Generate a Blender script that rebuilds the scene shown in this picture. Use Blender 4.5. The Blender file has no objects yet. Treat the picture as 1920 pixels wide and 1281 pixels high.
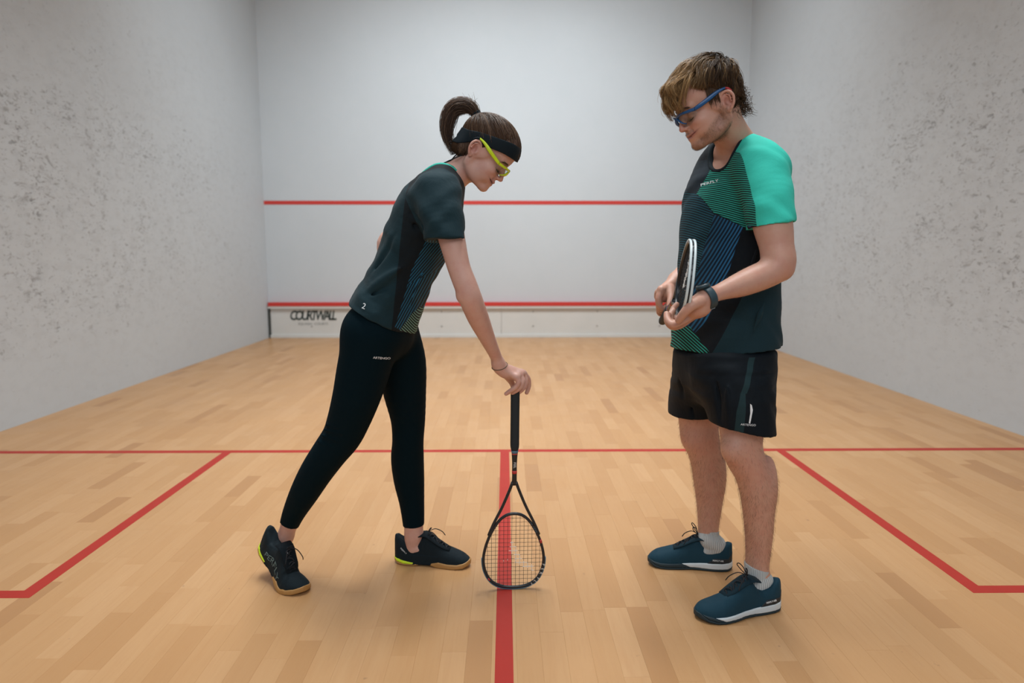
import bpy, math, random
import numpy as np
from mathutils import Vector, Matrix

SC = bpy.context.scene
COL = SC.collection
random.seed(5); RNG = np.random.default_rng(7)

# ------------------------------------------------------------------ camera
CAM_P = (0.0054, 0.4904, 1.1080); CAM_YAW = 0.0095; CAM_PITCH = 0.12547; CAM_ROLL = -0.0006; CAM_F = 1280.4
cd = bpy.data.cameras.new('camera'); cam = bpy.data.objects.new('camera', cd); COL.objects.link(cam)
cam.location = CAM_P
cd.sensor_width = 36.0; cd.lens = CAM_F / 1920 * 36.0
cam.rotation_euler = (Matrix.Rotation(-CAM_YAW, 4, 'Z') @ Matrix.Rotation(math.pi / 2 - CAM_PITCH, 4, 'X') @ Matrix.Rotation(CAM_ROLL, 4, 'Z')).to_euler()
cd.dof.use_dof = True; cd.dof.focus_distance = 2.12; cd.dof.aperture_fstop = 2.4
SC.camera = cam

# ------------------------------------------------------------------ world, lights, exposure
w = bpy.data.worlds.new('world'); SC.world = w; w.use_nodes = True
w.node_tree.nodes['Background'].inputs[0].default_value = (0.78, 0.88, 1.0, 1)
w.node_tree.nodes['Background'].inputs[1].default_value = 0.55
SC.view_settings.view_transform = 'Standard'; SC.view_settings.look = 'None'
SC.view_settings.exposure = 0.0; SC.view_settings.gamma = 1.0
SC.view_settings.use_curve_mapping = False
LIGHTS = [  # x, y, z, size x, size y, watts
    (-0.9, 2.9, 5.5, 0.6, 1.5, 32), (0.9, 2.9, 5.5, 0.6, 1.5, 32),
    (-0.9, 4.8, 5.5, 0.6, 1.5, 30), (0.9, 4.8, 5.5, 0.6, 1.5, 30),
    (-1.0, 6.7, 5.5, 0.6, 1.5, 78), (1.0, 6.7, 5.5, 0.6, 1.5, 78)]
for i, (x, y, z, sx, sy, p) in enumerate(LIGHTS):
    ld = bpy.data.lights.new('court_light', 'AREA'); ld.shape = 'RECTANGLE'; ld.size = sx; ld.size_y = sy; ld.spread = math.radians(116 if y > 6 else 88)
    ld.energy = p; ld.color = (0.905, 0.96, 0.99)
    o = bpy.data.objects.new('court_light', ld); COL.objects.link(o); o.location = (x, y, z); o.rotation_euler = (math.radians(24 if y > 6 else 0), 0, 0)
# added fill light behind the camera, brightens the people from the front
ld = bpy.data.lights.new('fill_light', 'AREA'); ld.shape = 'RECTANGLE'; ld.size = 3.5; ld.size_y = 1.2
ld.energy = 48; ld.color = (0.98, 0.99, 1.0)
o = bpy.data.objects.new('fill_light', ld); COL.objects.link(o); o.location = (0, -1.6, 3.1); o.rotation_euler = (math.radians(62), 0, 0)

# ------------------------------------------------------------------ pixel -> world (photo pixels, 1920 wide)
def _ray(u, v):
    a, b = u - 960, v - 640.5
    cr, sr = math.cos(CAM_ROLL), math.sin(CAM_ROLL)
    x = (a * cr + b * sr) / CAM_F; up = -(-a * sr + b * cr) / CAM_F
    sp, cp = math.sin(CAM_PITCH), math.cos(CAM_PITCH)
    y = cp + up * sp; z = -sp + up * cp
    sy, c = math.sin(CAM_YAW), math.cos(CAM_YAW)
    return np.array([x * c + y * sy, -x * sy + y * c, z])
CP = np.array(CAM_P)
def P(u, v, Y):
    r = _ray(u, v); return CP + r * (Y - CP[1]) / r[1]
def PX(Y, n=1.0):              # metres covered by n pixels at depth Y
    return n * (Y - CP[1]) / CAM_F

# ------------------------------------------------------------------ objects
def put(name, me, parent=None, mat=None, **props):
    o = bpy.data.objects.new(name, me); COL.objects.link(o)
    if parent is not None: o.parent = parent
    if mat is not None and me is not None and not me.materials: me.materials.append(mat)
    for k, v in props.items(): o[k] = v
    return o
def empty(name, loc, **props):
    o = bpy.data.objects.new(name, None); COL.objects.link(o); o.location = loc; o.empty_display_size = .05
    for k, v in props.items(): o[k] = v
    return o
def keep(child, root):         # parent without moving: children meshes are in world space
    child.parent = root
    r = root
    while r.parent is not None: r = r.parent
    child.matrix_parent_inverse = Matrix.Translation(r.location).inverted()
    return child
def part(name, root, **props):   # an Empty that gathers sub-parts; sits at the thing's own origin
    o = bpy.data.objects.new(name, None); COL.objects.link(o); o.parent = root; o.empty_display_size = .02
    for k, v in props.items(): o[k] = v
    return o
def mesh_np(name, V, Q, smooth=True, cols=None, tris=None):
    me = bpy.data.meshes.new(name)
    V = np.asarray(V, np.float32); Q = np.asarray(Q, np.int32).reshape(-1, 4)
    nt = 0 if tris is None else len(tris)
    me.vertices.add(len(V)); me.vertices.foreach_set('co', V.ravel())
    nl = len(Q) * 4 + nt * 3
    me.loops.add(nl)
    li = Q.ravel() if not nt else np.concatenate([Q.ravel(), np.asarray(tris, np.int32).ravel()])
    me.loops.foreach_set('vertex_index', li.astype(np.int32))
    me.polygons.add(len(Q) + nt)
    st = np.arange(len(Q)) * 4
    if nt: st = np.concatenate([st, len(Q) * 4 + np.arange(nt) * 3])
    me.polygons.foreach_set('loop_start', st.astype(np.int32))
    me.update(calc_edges=True); me.validate()
    me.polygons.foreach_set('use_smooth', np.full(len(me.polygons), bool(smooth)))
    if cols is not None:
        a = me.color_attributes.new('Col', 'FLOAT_COLOR', 'POINT')
        c = np.ones((len(V), 4), np.float32); c[:, :3] = cols; a.data.foreach_set('color', c.ravel())
    return me
def merge(parts):              # [(V, Q)] -> V, Q
    Vs, Qs, n = [], [], 0
    for V, Q in parts:
        Vs.append(np.asarray(V, float)); Qs.append(np.asarray(Q, int).reshape(-1, 4) + n); n += len(V)
    return np.concatenate(Vs), np.concatenate(Qs)
def box_vq(c, s, bev=0.0):
    x, y, z = s[0] / 2, s[1] / 2, s[2] / 2
    V = np.array([[i * x, j * y, k * z] for k in (-1, 1) for j in (-1, 1) for i in (-1, 1)]) + np.array(c)
    Q = [[0, 2, 3, 1], [4, 5, 7, 6], [0, 1, 5, 4], [2, 6, 7, 3], [0, 4, 6, 2], [1, 3, 7, 5]]
    return V, np.array(Q)
def cr(pts, n=6, closed=False):    # Catmull-Rom through rows of any width
    A = np.asarray(pts, float); N = len(A); out = []
    for i in range(N if closed else N - 1):
        p1, p2 = A[i % N], A[(i + 1) % N]
        p0 = A[(i - 1) % N] if closed or i > 0 else 2 * p1 - p2
        p3 = A[(i + 2) % N] if closed or i < N - 2 else 2 * p2 - p1
        for k in range(n):
            t = k / n
            out.append(.5 * ((2 * p1) + (-p0 + p2) * t + (2 * p0 - 5 * p1 + 4 * p2 - p3) * t * t + (-p0 + 3 * p1 - 3 * p2 + p3) * t ** 3))
    if not closed: out.append(A[-1])
    return np.array(out)
def tube(pts, r, sides=6, closed=False, r2=None, up=None):   # r, r2: scalar or per point; r2 along binormal
    A = np.asarray(pts, float); N = len(A)
    r = np.broadcast_to(np.asarray(r, float), (N,)); r2 = r if r2 is None else np.broadcast_to(np.asarray(r2, float), (N,))
    if closed: T = np.roll(A, -1, 0) - np.roll(A, 1, 0)
    else: T = np.gradient(A, axis=0)
    T /= np.linalg.norm(T, axis=1)[:, None] + 1e-12
    u = np.array(up if up is not None else ([0, 0, 1] if abs(T[0][2]) < .9 else [1, 0, 0]), float)
    V = []
    for i in range(N):
        if up is not None: n = np.array(up, float)
        else: n = u
        n = n - T[i] * n.dot(T[i]); n /= np.linalg.norm(n) + 1e-12
        if up is None: u = n
        b = np.cross(T[i], n)
        a = np.arange(sides) / sides * 2 * math.pi
        V.append(A[i] + r[i] * np.cos(a)[:, None] * n + r2[i] * np.sin(a)[:, None] * b)
    V = np.concatenate(V)
    Q = []
    for i in range(N if closed else N - 1):
        j = (i + 1) % N
        for k in range(sides):
            l = (k + 1) % sides
            Q.append([i * sides + k, i * sides + l, j * sides + l, j * sides + k])
    if not closed:
        for base, rev in ((0, True), ((N - 1) * sides, False)):
            c = len(V); cc = A[0] if rev else A[-1]
            V = np.concatenate([V, [cc]])
            for k in range(0, sides, 2):
                q = [base + k, base + (k + 1) % sides, base + (k + 2) % sides, c]
                Q.append(q[::-1] if rev else q)
    return V, np.array(Q)
def text_vq(s, size, extrude=.0004, shear=0.0, spacing=1.0, bold=0.0):
    cu = bpy.data.curves.new('t', 'FONT'); cu.body = s; cu.size = size; cu.extrude = extrude; cu.align_x = 'CENTER'; cu.align_y = 'CENTER'
    cu.shear = shear; cu.offset = bold; cu.space_character = spacing; cu.resolution_u = 3
    o = bpy.data.objects.new('t', cu); COL.objects.link(o)
    bpy.context.view_layer.update()
    me = bpy.data.meshes.new_from_object(o.evaluated_get(bpy.context.evaluated_depsgraph_get()))
    bpy.data.objects.remove(o); bpy.data.curves.remove(cu)
    return me
def place_text(name, s, size, O, X, Yv, mat, parent=None, shear=0.0, spacing=1.0, extrude=.0004, bold=0.0, snap=None, ysc=1.0):
    me = text_vq(s, size, extrude, shear, spacing, bold)
    n = len(me.vertices); co = np.empty(n * 3); me.vertices.foreach_get('co', co); co = co.reshape(-1, 3); co[:, 1] *= ysc
    X = np.array(X, float); X /= np.linalg.norm(X); Yv = np.array(Yv, float); Yv -= X * X.dot(Yv); Yv /= np.linalg.norm(Yv); Z = np.cross(X, Yv)
    Wv = np.array(O) + co[:, :1] * X + co[:, 1:2] * Yv + co[:, 2:3] * Z
    if snap is not None: Wv = snap(Wv, Z, co[:, 2])
    me.vertices.foreach_set('co', Wv.ravel().astype(np.float32)); me.update(); me.materials.clear()
    o = put(name, me, None, mat)
    if parent is not None: keep(o, parent)
    return o

# ------------------------------------------------------------------ materials
def mat(name, color=(.8, .8, .8), rough=.5, metal=0.0, **kw):
    m = bpy.data.materials.new(name); m.use_nodes = True
    b = m.node_tree.nodes['Principled BSDF']
    b.inputs['Base Color'].default_value = (*color, 1); b.inputs['Roughness'].default_value = rough; b.inputs['Metallic'].default_value = metal
    for k, v in kw.items(): b.inputs[k.replace('_', ' ')].default_value = v
    return m
class NT:                      # small node-graph helper
    def __init__(s, m): s.m = m; s.t = m.node_tree; s.b = s.t.nodes['Principled BSDF']
    def n(s, typ, **kw):
        nd = s.t.nodes.new(typ)
        for k, v in kw.items(): setattr(nd, k, v)
        return nd
    def l(s, a, b): s.t.links.new(a, b)
    def math(s, op, a, b=None, c=None, clamp=False):
        nd = s.n('ShaderNodeMath', operation=op); nd.use_clamp = clamp
        for i, v in enumerate((a, b, c)):
            if v is None: continue
            if isinstance(v, (int, float)): nd.inputs[i].default_value = v
            else: s.l(v, nd.inputs[i])
        return nd.outputs[0]
    def mix(s, f, a, b, blend='MIX'):
        nd = s.n('ShaderNodeMix', data_type='RGBA', blend_type=blend)
        for i, v in ((0, f), (6, a), (7, b)):
            if isinstance(v, (int, float)): nd.inputs[i].default_value = v
            elif isinstance(v, tuple): nd.inputs[i].default_value = (*v[:3], 1)
            else: s.l(v, nd.inputs[i])
        return nd.outputs[2]
    def noise(s, vec, scale, detail=3, rough=.5, dist=0.0):
        nd = s.n('ShaderNodeTexNoise'); nd.inputs['Scale'].default_value = scale; nd.inputs['Detail'].default_value = detail
        nd.inputs['Roughness'].default_value = rough; nd.inputs['Distortion'].default_value = dist
        if vec is not None: s.l(vec, nd.inputs['Vector'])
        return nd.outputs[0]
    def ramp(s, f, stops):
        nd = s.n('ShaderNodeValToRGB'); s.l(f, nd.inputs[0]); cr_ = nd.color_ramp
        while len(cr_.elements) < len(stops): cr_.elements.new(.5)
        for e, (p, c) in zip(cr_.elements, stops):
            e.position = p; e.color = (*c, 1) if isinstance(c, tuple) else (c, c, c, 1)
        return nd.outputs[0]
    def pos(s): return s.n('ShaderNodeNewGeometry').outputs['Position']
    def xyz(s, v): nd = s.n('ShaderNodeSeparateXYZ'); s.l(v, nd.inputs[0]); return nd.outputs
    def scale(s, v, k):
        nd = s.n('ShaderNodeVectorMath', operation='MULTIPLY'); s.l(v, nd.inputs[0]); nd.inputs[1].default_value = k; return nd.outputs[0]
    def bump(s, h, strength=.3, dist=.01):
        nd = s.n('ShaderNodeBump'); nd.inputs['Strength'].default_value = strength; nd.inputs['Distance'].default_value = dist
        s.l(h, nd.inputs['Height']); s.l(nd.outputs[0], s.b.inputs['Normal']); return nd
    def color(s, c): s.l(c, s.b.inputs['Base Color'])
    def rough(s, c): s.l(c, s.b.inputs['Roughness'])
# ------------------------------------------------------------------ signed-distance modelling on a graded grid
def axis(*segs):               # (start, step, start, step, ..., end)
    out = []
    s = list(segs)
    while len(s) > 1:
        a, h, b = s[0], s[1], s[2]
        n = max(1, int(round((b - a) / h)))
        out += list(a + (b - a) * np.arange(n) / n); s = s[2:]
    out.append(s[0]); return np.array(out, np.float32)
class SDF:
    def __init__(s, ax, ay, az, big=.04):
        s.a = [np.asarray(q, np.float32) for q in (ax, ay, az)]
        s.D = np.full([len(q) for q in s.a], big, np.float32); s.clip = []
    def win(s, lo, hi):
        sl = []
        for q, a, b in zip(s.a, lo, hi):
            i = max(0, int(np.searchsorted(q, a)) - 1); j = min(len(q), int(np.searchsorted(q, b)) + 2)
            if j - i < 2: return None, None
            sl.append(slice(i, j))
        return tuple(sl), (s.a[0][sl[0]][:, None, None], s.a[1][sl[1]][None, :, None], s.a[2][sl[2]][None, None, :])
    def put(s, fn, lo, hi, k=0.0, op='u'):
        m = 1.2 * k + .008
        sl, X = s.win(np.asarray(lo) - m, np.asarray(hi) + m)
        if sl is None: return
        d = fn(*X).astype(np.float32); A = s.D[sl]
        for p_, n_ in s.clip:
            n_ = np.asarray(n_, float) / np.linalg.norm(n_)
            d = np.maximum(d, ((X[0] - p_[0]) * n_[0] + (X[1] - p_[1]) * n_[1] + (X[2] - p_[2]) * n_[2]).astype(np.float32))
        if op == 'u':
            if k > 0:
                h = np.maximum(k - np.abs(A - d), 0) / k; s.D[sl] = np.minimum(A, d) - h * h * (k * .25)
            else: s.D[sl] = np.minimum(A, d)
        elif op == 's':        # subtract
            if k > 0:
                h = np.maximum(k - np.abs(-A - d), 0) / k; s.D[sl] = np.maximum(A, -d) + h * h * (k * .25)
            else: s.D[sl] = np.maximum(A, -d)
        elif op == 'add': s.D[sl] = A + d
    def ell(s, c, r, k=.01, op='u', M=None):   # M: 3x3 rows = local axes
        c = np.asarray(c, float); r = np.asarray(r, float) * np.ones(3)
        R = np.eye(3) if M is None else np.asarray(M, float)
        ext = np.sqrt(((R.T * r) ** 2).sum(1))
        def fn(x, y, z):
            x = x - c[0]; y = y - c[1]; z = z - c[2]
            q = [(R[i][0] * x + R[i][1] * y + R[i][2] * z) / r[i] for i in range(3)]
            k0 = np.sqrt(q[0] ** 2 + q[1] ** 2 + q[2] ** 2)
            k1 = np.sqrt((q[0] / r[0]) ** 2 + (q[1] / r[1]) ** 2 + (q[2] / r[2]) ** 2) + 1e-6
            return k0 * (k0 - 1) / k1
        s.put(fn, c - ext, c + ext, k, op)
    def cone(s, a, b, ra, rb, k=.01, op='u'):
        a = np.asarray(a, float); b = np.asarray(b, float); ab = b - a; L = float(ab @ ab) + 1e-12
        def fn(x, y, z):
            px, py, pz = x - a[0], y - a[1], z - a[2]
            t = np.clip((px * ab[0] + py * ab[1] + pz * ab[2]) / L, 0, 1)
            return np.sqrt((px - t * ab[0]) ** 2 + (py - t * ab[1]) ** 2 + (pz - t * ab[2]) ** 2) - (ra + (rb - ra) * t)
        R = max(ra, rb)
        s.put(fn, np.minimum(a, b) - R, np.maximum(a, b) + R, k, op)
    def chain(s, pts, k=.01, sub=4, op='u', kk=.004):   # pts rows: x y z r ; smooth limb
        A = cr(pts, sub) if sub > 1 else np.asarray(pts, float)
        R = A[:, 3].max(); lo = A[:, :3].min(0) - R; hi = A[:, :3].max(0) + R
        def fn(x, y, z):
            d = None
            for a, b in zip(A[:-1], A[1:]):
                ab = b[:3] - a[:3]; L = float(ab @ ab) + 1e-12
                px, py, pz = x - a[0], y - a[1], z - a[2]
                t = np.clip((px * ab[0] + py * ab[1] + pz * ab[2]) / L, 0, 1)
                e = np.sqrt((px - t * ab[0]) ** 2 + (py - t * ab[1]) ** 2 + (pz - t * ab[2]) ** 2) - (a[3] + (b[3] - a[3]) * t)
                d = e if d is None else np.minimum(d, e)
            return d
        s.put(fn, lo, hi, k, op)
    def loft(s, nodes, U, k=.01, sub=4, op='u', n=2.0, cap=None, grow=0.0):
        """nodes rows: x y z a b ; a = half width along U, b = half width along the other normal"""
        A = cr(nodes, sub) if sub > 1 else np.asarray(nodes, float)
        A = A.copy(); A[:, 3:5] += grow
        U = np.asarray(U, float); U = U / np.linalg.norm(U)
        R = A[:, 3:5].max(); lo = A[:, :3].min(0) - R; hi = A[:, :3].max(0) + R
        def fn(x, y, z):
            d = None
            for p, q in zip(A[:-1], A[1:]):
                ab = q[:3] - p[:3]; L = float(np.linalg.norm(ab)) + 1e-9; T = ab / L
                u = U - T * (U @ T); u /= np.linalg.norm(u); v = np.cross(T, u)
                px, py, pz = x - p[0], y - p[1], z - p[2]
                tt = (px * T[0] + py * T[1] + pz * T[2]); t = np.clip(tt / L, 0, 1); e = tt - t * L
                a = p[3] + (q[3] - p[3]) * t; b = p[4] + (q[4] - p[4]) * t; c = np.minimum(a, b) if cap is None else cap
                w_ = (px * u[0] + py * u[1] + pz * u[2]); v_ = (px * v[0] + py * v[1] + pz * v[2])
                if n == 2.0:
                    k0 = np.sqrt((w_ / a) ** 2 + (v_ / b) ** 2 + (e / c) ** 2)
                else:
                    k0 = ((np.abs(w_ / a) ** n + np.abs(v_ / b) ** n) ** (2 / n) + (e / c) ** 2) ** .5
                k1 = np.sqrt((w_ / a ** 2) ** 2 + (v_ / b ** 2) ** 2 + (e / c ** 2) ** 2) + 1e-6
                dd = k0 * (k0 - 1) / k1
                d = dd if d is None else np.minimum(d, dd)
            return d
        s.put(fn, lo, hi, k, op)
    def plane(s, p, nrm, k=0.0):   # keep the side the normal points AWAY from
        p = np.asarray(p, float); nrm = np.asarray(nrm, float); nrm = nrm / np.linalg.norm(nrm)
        x, y, z = s.a[0][:, None, None], s.a[1][None, :, None], s.a[2][None, None, :]
        d = ((x - p[0]) * nrm[0] + (y - p[1]) * nrm[1] + (z - p[2]) * nrm[2]).astype(np.float32)
        if k > 0:
            h = np.maximum(k - np.abs(s.D - d), 0) / k; s.D = np.maximum(s.D, d) + h * h * (k * .25)
        else: s.D = np.maximum(s.D, d)
    def sample(s, V):          # trilinear
        V = np.asarray(V, np.float32); idx = []; fr = []
        for i in range(3):
            q = s.a[i]; j = np.clip(np.searchsorted(q, V[:, i]) - 1, 0, len(q) - 2); idx.append(j)
            fr.append(np.clip((V[:, i] - q[j]) / (q[j + 1] - q[j]), 0, 1))
        out = 0
        for dx in (0, 1):
            for dy in (0, 1):
                for dz in (0, 1):
                    wgt = (fr[0] if dx else 1 - fr[0]) * (fr[1] if dy else 1 - fr[1]) * (fr[2] if dz else 1 - fr[2])
                    out = out + wgt * s.D[idx[0] + dx, idx[1] + dy, idx[2] + dz]
        return out
    def grad(s, V, e=.003):
        V = np.asarray(V, np.float32); g = []
        for i in range(3):
            d = np.zeros(3, np.float32); d[i] = e; g.append(s.sample(V + d) - s.sample(V - d))
        g = np.stack(g, 1); return g / (np.linalg.norm(g, axis=1)[:, None] + 1e-9)
    def mesh(s, relax=1):
        D = s.D.copy()
        D[0] = D[-1] = 1; D[:, 0] = D[:, -1] = 1; D[:, :, 0] = D[:, :, -1] = 1
        S = D < 0
        c = np.zeros([n - 1 for n in D.shape], np.uint8)
        for dx in (0, 1):
            for dy in (0, 1):
                for dz in (0, 1):
                    c += S[dx:D.shape[0] - 1 + dx, dy:D.shape[1] - 1 + dy, dz:D.shape[2] - 1 + dz]
        shp = c.shape
        act = np.flatnonzero(((c > 0) & (c < 8)).ravel()); del c
        i, j, k = np.unravel_index(act, shp)
        cv = {}
        for dx in (0, 1):
            for dy in (0, 1):
                for dz in (0, 1): cv[dx, dy, dz] = D[i + dx, j + dy, k + dz]
        sm = np.zeros((len(i), 3), np.float32); cnt = np.zeros(len(i), np.float32)
        cs = list(cv)
        for a in cs:
            for ax in range(3):
                if a[ax]: continue
                b = list(a); b[ax] = 1; b = tuple(b)
                va, vb = cv[a], cv[b]; m = (va < 0) != (vb < 0)
                t = va / np.where(m, va - vb, 1)
                p = np.empty((len(i), 3), np.float32)
                for q in range(3): p[:, q] = a[q]
                p[:, ax] = t
                sm += p * m[:, None]; cnt += m
        f = sm / cnt[:, None]
        V = np.stack([s.a[q][ii] + f[:, q] * (s.a[q][ii + 1] - s.a[q][ii]) for q, ii in enumerate((i, j, k))], 1)
        Q = []
        for ax in range(3):
            sl0 = [slice(None)] * 3; sl1 = [slice(None)] * 3; sl0[ax] = slice(0, -1); sl1[ax] = slice(1, None)
            e = S[tuple(sl0)] != S[tuple(sl1)]
            ei = np.stack(np.nonzero(e), 1)
            o1, o2 = [(1, 2), (2, 0), (0, 1)][ax]
            ei = ei[(ei[:, o1] > 0) & (ei[:, o2] > 0) & (ei[:, o1] < D.shape[o1] - 1) & (ei[:, o2] < D.shape[o2] - 1)]
            ins = S[ei[:, 0], ei[:, 1], ei[:, 2]]
            quad = []
            for d1, d2 in ((-1, -1), (0, -1), (0, 0), (-1, 0)):
                cc = ei.copy(); cc[:, o1] += d1; cc[:, o2] += d2
                quad.append(np.searchsorted(act, np.ravel_multi_index(cc.T, shp)))
            q = np.stack(quad, 1); q[~ins] = q[~ins][:, ::-1]
            Q.append(q)
        Q = np.concatenate(Q)
        for _ in range(relax):   # light Laplacian relaxation removes the grid's stair noise
            E_ = np.concatenate([np.stack([Q[:, a], Q[:, b]], 1) for a, b in ((0, 1), (1, 2), (2, 3), (3, 0))]); E_ = np.concatenate([E_, E_[:, ::-1]])
            n = np.bincount(E_[:, 0], minlength=len(V))
            acc = np.stack([np.bincount(E_[:, 0], weights=V[E_[:, 1], q], minlength=len(V)) for q in range(3)], 1)
            V = V * .5 + .5 * acc / np.maximum(n, 1)[:, None]
        return V, Q
def nodes(rows, d=0):          # (u, v, Y, rpx[, rdepth_px]) -> x y z a b
    out = []
    for r in rows:
        c = P(r[0], r[1], r[2]); a = PX(r[2], r[3]); b = PX(r[2], r[4] if len(r) > 4 else r[3]); out.append([*c, a, b])
    return np.array(out)
def limb(rows):
    return np.array([[*P(r[0], r[1], r[2]), PX(r[2], r[3])] for r in rows])
def rotM(axis_, ang): return np.array(Matrix.Rotation(ang, 3, axis_))

def band_near(S, a, b, ra, rb, width, thick, h=.0017):
    """thin band of the cloth S that runs round the conical opening a-b"""
    a = np.asarray(a, float); b = np.asarray(b, float); R = max(ra, rb) + width + .02
    lo = np.minimum(a, b) - R; hi = np.maximum(a, b) + R
    N = SDF(axis(lo[0], h, hi[0]), axis(lo[1], h, hi[1]), axis(lo[2], h, hi[2]), .04)
    gx, gy, gz = np.meshgrid(*N.a, indexing='ij')
    V = np.stack([gx.ravel(), gy.ravel(), gz.ravel()], 1); d = S.sample(V)
    ab = b - a; L = ab @ ab; t = np.clip((V - a) @ ab / L, 0, 1); c = np.linalg.norm(V - a - t[:, None] * ab, axis=1) - (ra + (rb - ra) * t)
    N.D = np.maximum(np.abs(d) - thick, c - width).reshape(N.D.shape).astype(np.float32)
    return N.mesh(1)

def hit(S, u, v, Yfb):
    """world (x, z) where photo pixel (u, v) meets the modelled cloth; Yfb = depth to use when it misses"""
    r = _ray(u, v); r = r / r[1]; Ys = np.arange(2.3, 3.05, .003); pts = CP + r * (Ys - CP[1])[:, None]
    inside = np.flatnonzero(S.sample(pts) < 0); ins = (pts > [a[0] for a in S.a]).all(1) & (pts < [a[-1] for a in S.a]).all(1)
    inside = [i for i in inside if ins[i]]
    q = pts[inside[0]] if inside else P(u, v, Yfb)
    return (float(q[0]), float(q[2]))
# ------------------------------------------------------------------ the court
HW, LEN, HT = 3.2, 9.75, 5.7
def plaster(name, marks, side=0):
    m = mat(name, (.80, .80, .79), .62); t = NT(m); p = t.pos()
    base = t.mix(t.noise(p, 1.3, 4), (.535, .575, .605), (.585, .63, .66))
    if marks:
        X = t.xyz(p)
        # ball marks gather on the rear half of the side walls, between knee height and overhead
        yy = t.ramp(t.math('DIVIDE', X[1], 9.75), [(.45, 1.0), (.62, 1.0), (.8, .82), (.93, .5), (1, .3)])
        zz = t.ramp(t.math('DIVIDE', X[2], 5.7), [(0, .3), (.06, .5), (.14, .95), (.36, 1.0), (.5, .55), (.7, .12)])
        dens = t.math('MULTIPLY', yy, zz)
        big = t.noise(p, 2.2, 2)
        dens = t.math('MULTIPLY', dens, t.ramp(big, [(.3, .55), (.65, 1.0)]))
        ps = t.scale(p, (1, .5, 1)); col = base; hsum = None
        soft = t.ramp(t.noise(ps, 15, 4, .6), [(.46, 0.), (.66, 1.)])
        col = t.mix(t.math('MULTIPLY', t.math('MULTIPLY', soft, dens), .30), col, (.36, .375, .385))
        for k, (sc, thr, dark, seed) in enumerate(((17, .62, .55, 0.), (30, .60, .42, 7.), (52, .60, .45, 3.), (11, .60, .80, 11.))):
            v = t.n('ShaderNodeVectorMath', operation='ADD'); t.l(ps, v.inputs[0]); v.inputs[1].default_value = (seed, seed * 1.7, seed * .6)
            nz = t.noise(v.outputs[0], sc, 3 if k < 3 else 4, .62, .6)
            # fewer, fainter marks where the density falls
            lim = t.math('ADD', thr + .105, t.math('MULTIPLY', dens, -.145))
            s_ = t.math('MULTIPLY', t.math('SUBTRACT', nz, lim), 9 if k < 3 else 5, clamp=True)
            s_ = t.math('MULTIPLY', s_, t.math('MULTIPLY', t.math('ADD', dens, .12), 1.0, clamp=True))
            g = t.mix(big, (.30 * dark * 2, .31 * dark * 2, .32 * dark * 2), (.24 * dark * 2, .25 * dark * 2, .265 * dark * 2))
            col = t.mix(t.math('MULTIPLY', s_, .72 if k != 3 else .50), col, g)
            hsum = s_ if hsum is None else t.math('ADD', hsum, s_)
        t.color(col)
        fine = t.noise(p, 120, 3)
        t.bump(t.math('ADD', t.math('MULTIPLY', hsum, -1.0), t.math('MULTIPLY', fine, .25)), .22, .004)
    else:
        nz = t.noise(p, 6, 5, .6)
        col = t.mix(t.ramp(nz, [(.45, 0.0), (.75, .35)]), base, (.53,.585,.61))
        t.color(col); t.bump(t.noise(p, 60, 3), .05, .002)
    return m
M_front = plaster('front_plaster', False)
M_side = plaster('side_plaster', True)
M_ceil = mat('ceiling_paint', (.72, .73, .74), .8)
M_red = mat('red_line_paint', (.40, .025, .015), .5, Specular_IOR_Level=.3); t = NT(M_red); t.color(t.mix(t.noise(t.pos(), 9, 4), (.34, .020, .011), (.40, .026, .015)))
M_red_wall = mat('red_wall_paint', (.58, .040, .030), .6)

def slab(name, c, s, m, parent=None, **kw):
    V, Q = box_vq((0, 0, 0), s); o = put(name, mesh_np(name, V, Q, False), None, m, **kw); o.location = c
    if parent is not None: o.parent = parent; o.matrix_parent_inverse = Matrix.Translation(parent.location).inverted()
    return o
TH = .12
wall_front = slab('wall_front', (0, LEN + TH / 2, HT / 2), (2 * HW + 2 * TH, TH, HT), M_front, kind='structure')
wall_left = slab('wall_left', (-HW - TH / 2, LEN / 2, HT / 2), (TH, LEN, HT), M_side, kind='structure')
wall_right = slab('wall_right', (HW + TH / 2, LEN / 2, HT / 2), (TH, LEN, HT), M_side, kind='structure')
ceiling = slab('ceiling', (0, LEN / 2, HT + .06), (2 * HW + 2 * TH, LEN, .12), M_ceil, kind='structure')
# subfloor under the strips: continues behind the glass back wall
M_sub = mat('subfloor', (.30, .19, .09), .8)
floor = slab('floor', (0, LEN / 2, -.03), (2 * HW + .1, LEN, .036), M_sub, kind='structure')
M_galf = mat('gallery_carpet', (.12, .13, .15), .95)
slab('floor_gallery', (0, -1.6, -.03), (2 * HW + 2 * TH, 3.2, .06), M_galf, kind='structure')

# court light housings (out of frame, they carry the lamps)
M_house = mat('lamp_housing', (.75, .75, .75), .5)
for x, y, z, sx, sy, p in LIGHTS:
    t_ = empty('ceiling_lamp', (x, y, z + .05), label='long white lamp housing under the court ceiling', category='ceiling lamp', group='court ceiling lamps')
    t_.rotation_euler = (math.radians(24 if y > 6 else 0), 0, 0)
    slab('housing', (x, y, z + .065), (sx + .08, sy + .08, .1), M_house, t_)
    slab('hanger', (x, y, z + .13), (.04, sy * .6, .05), M_house, t_)

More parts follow.
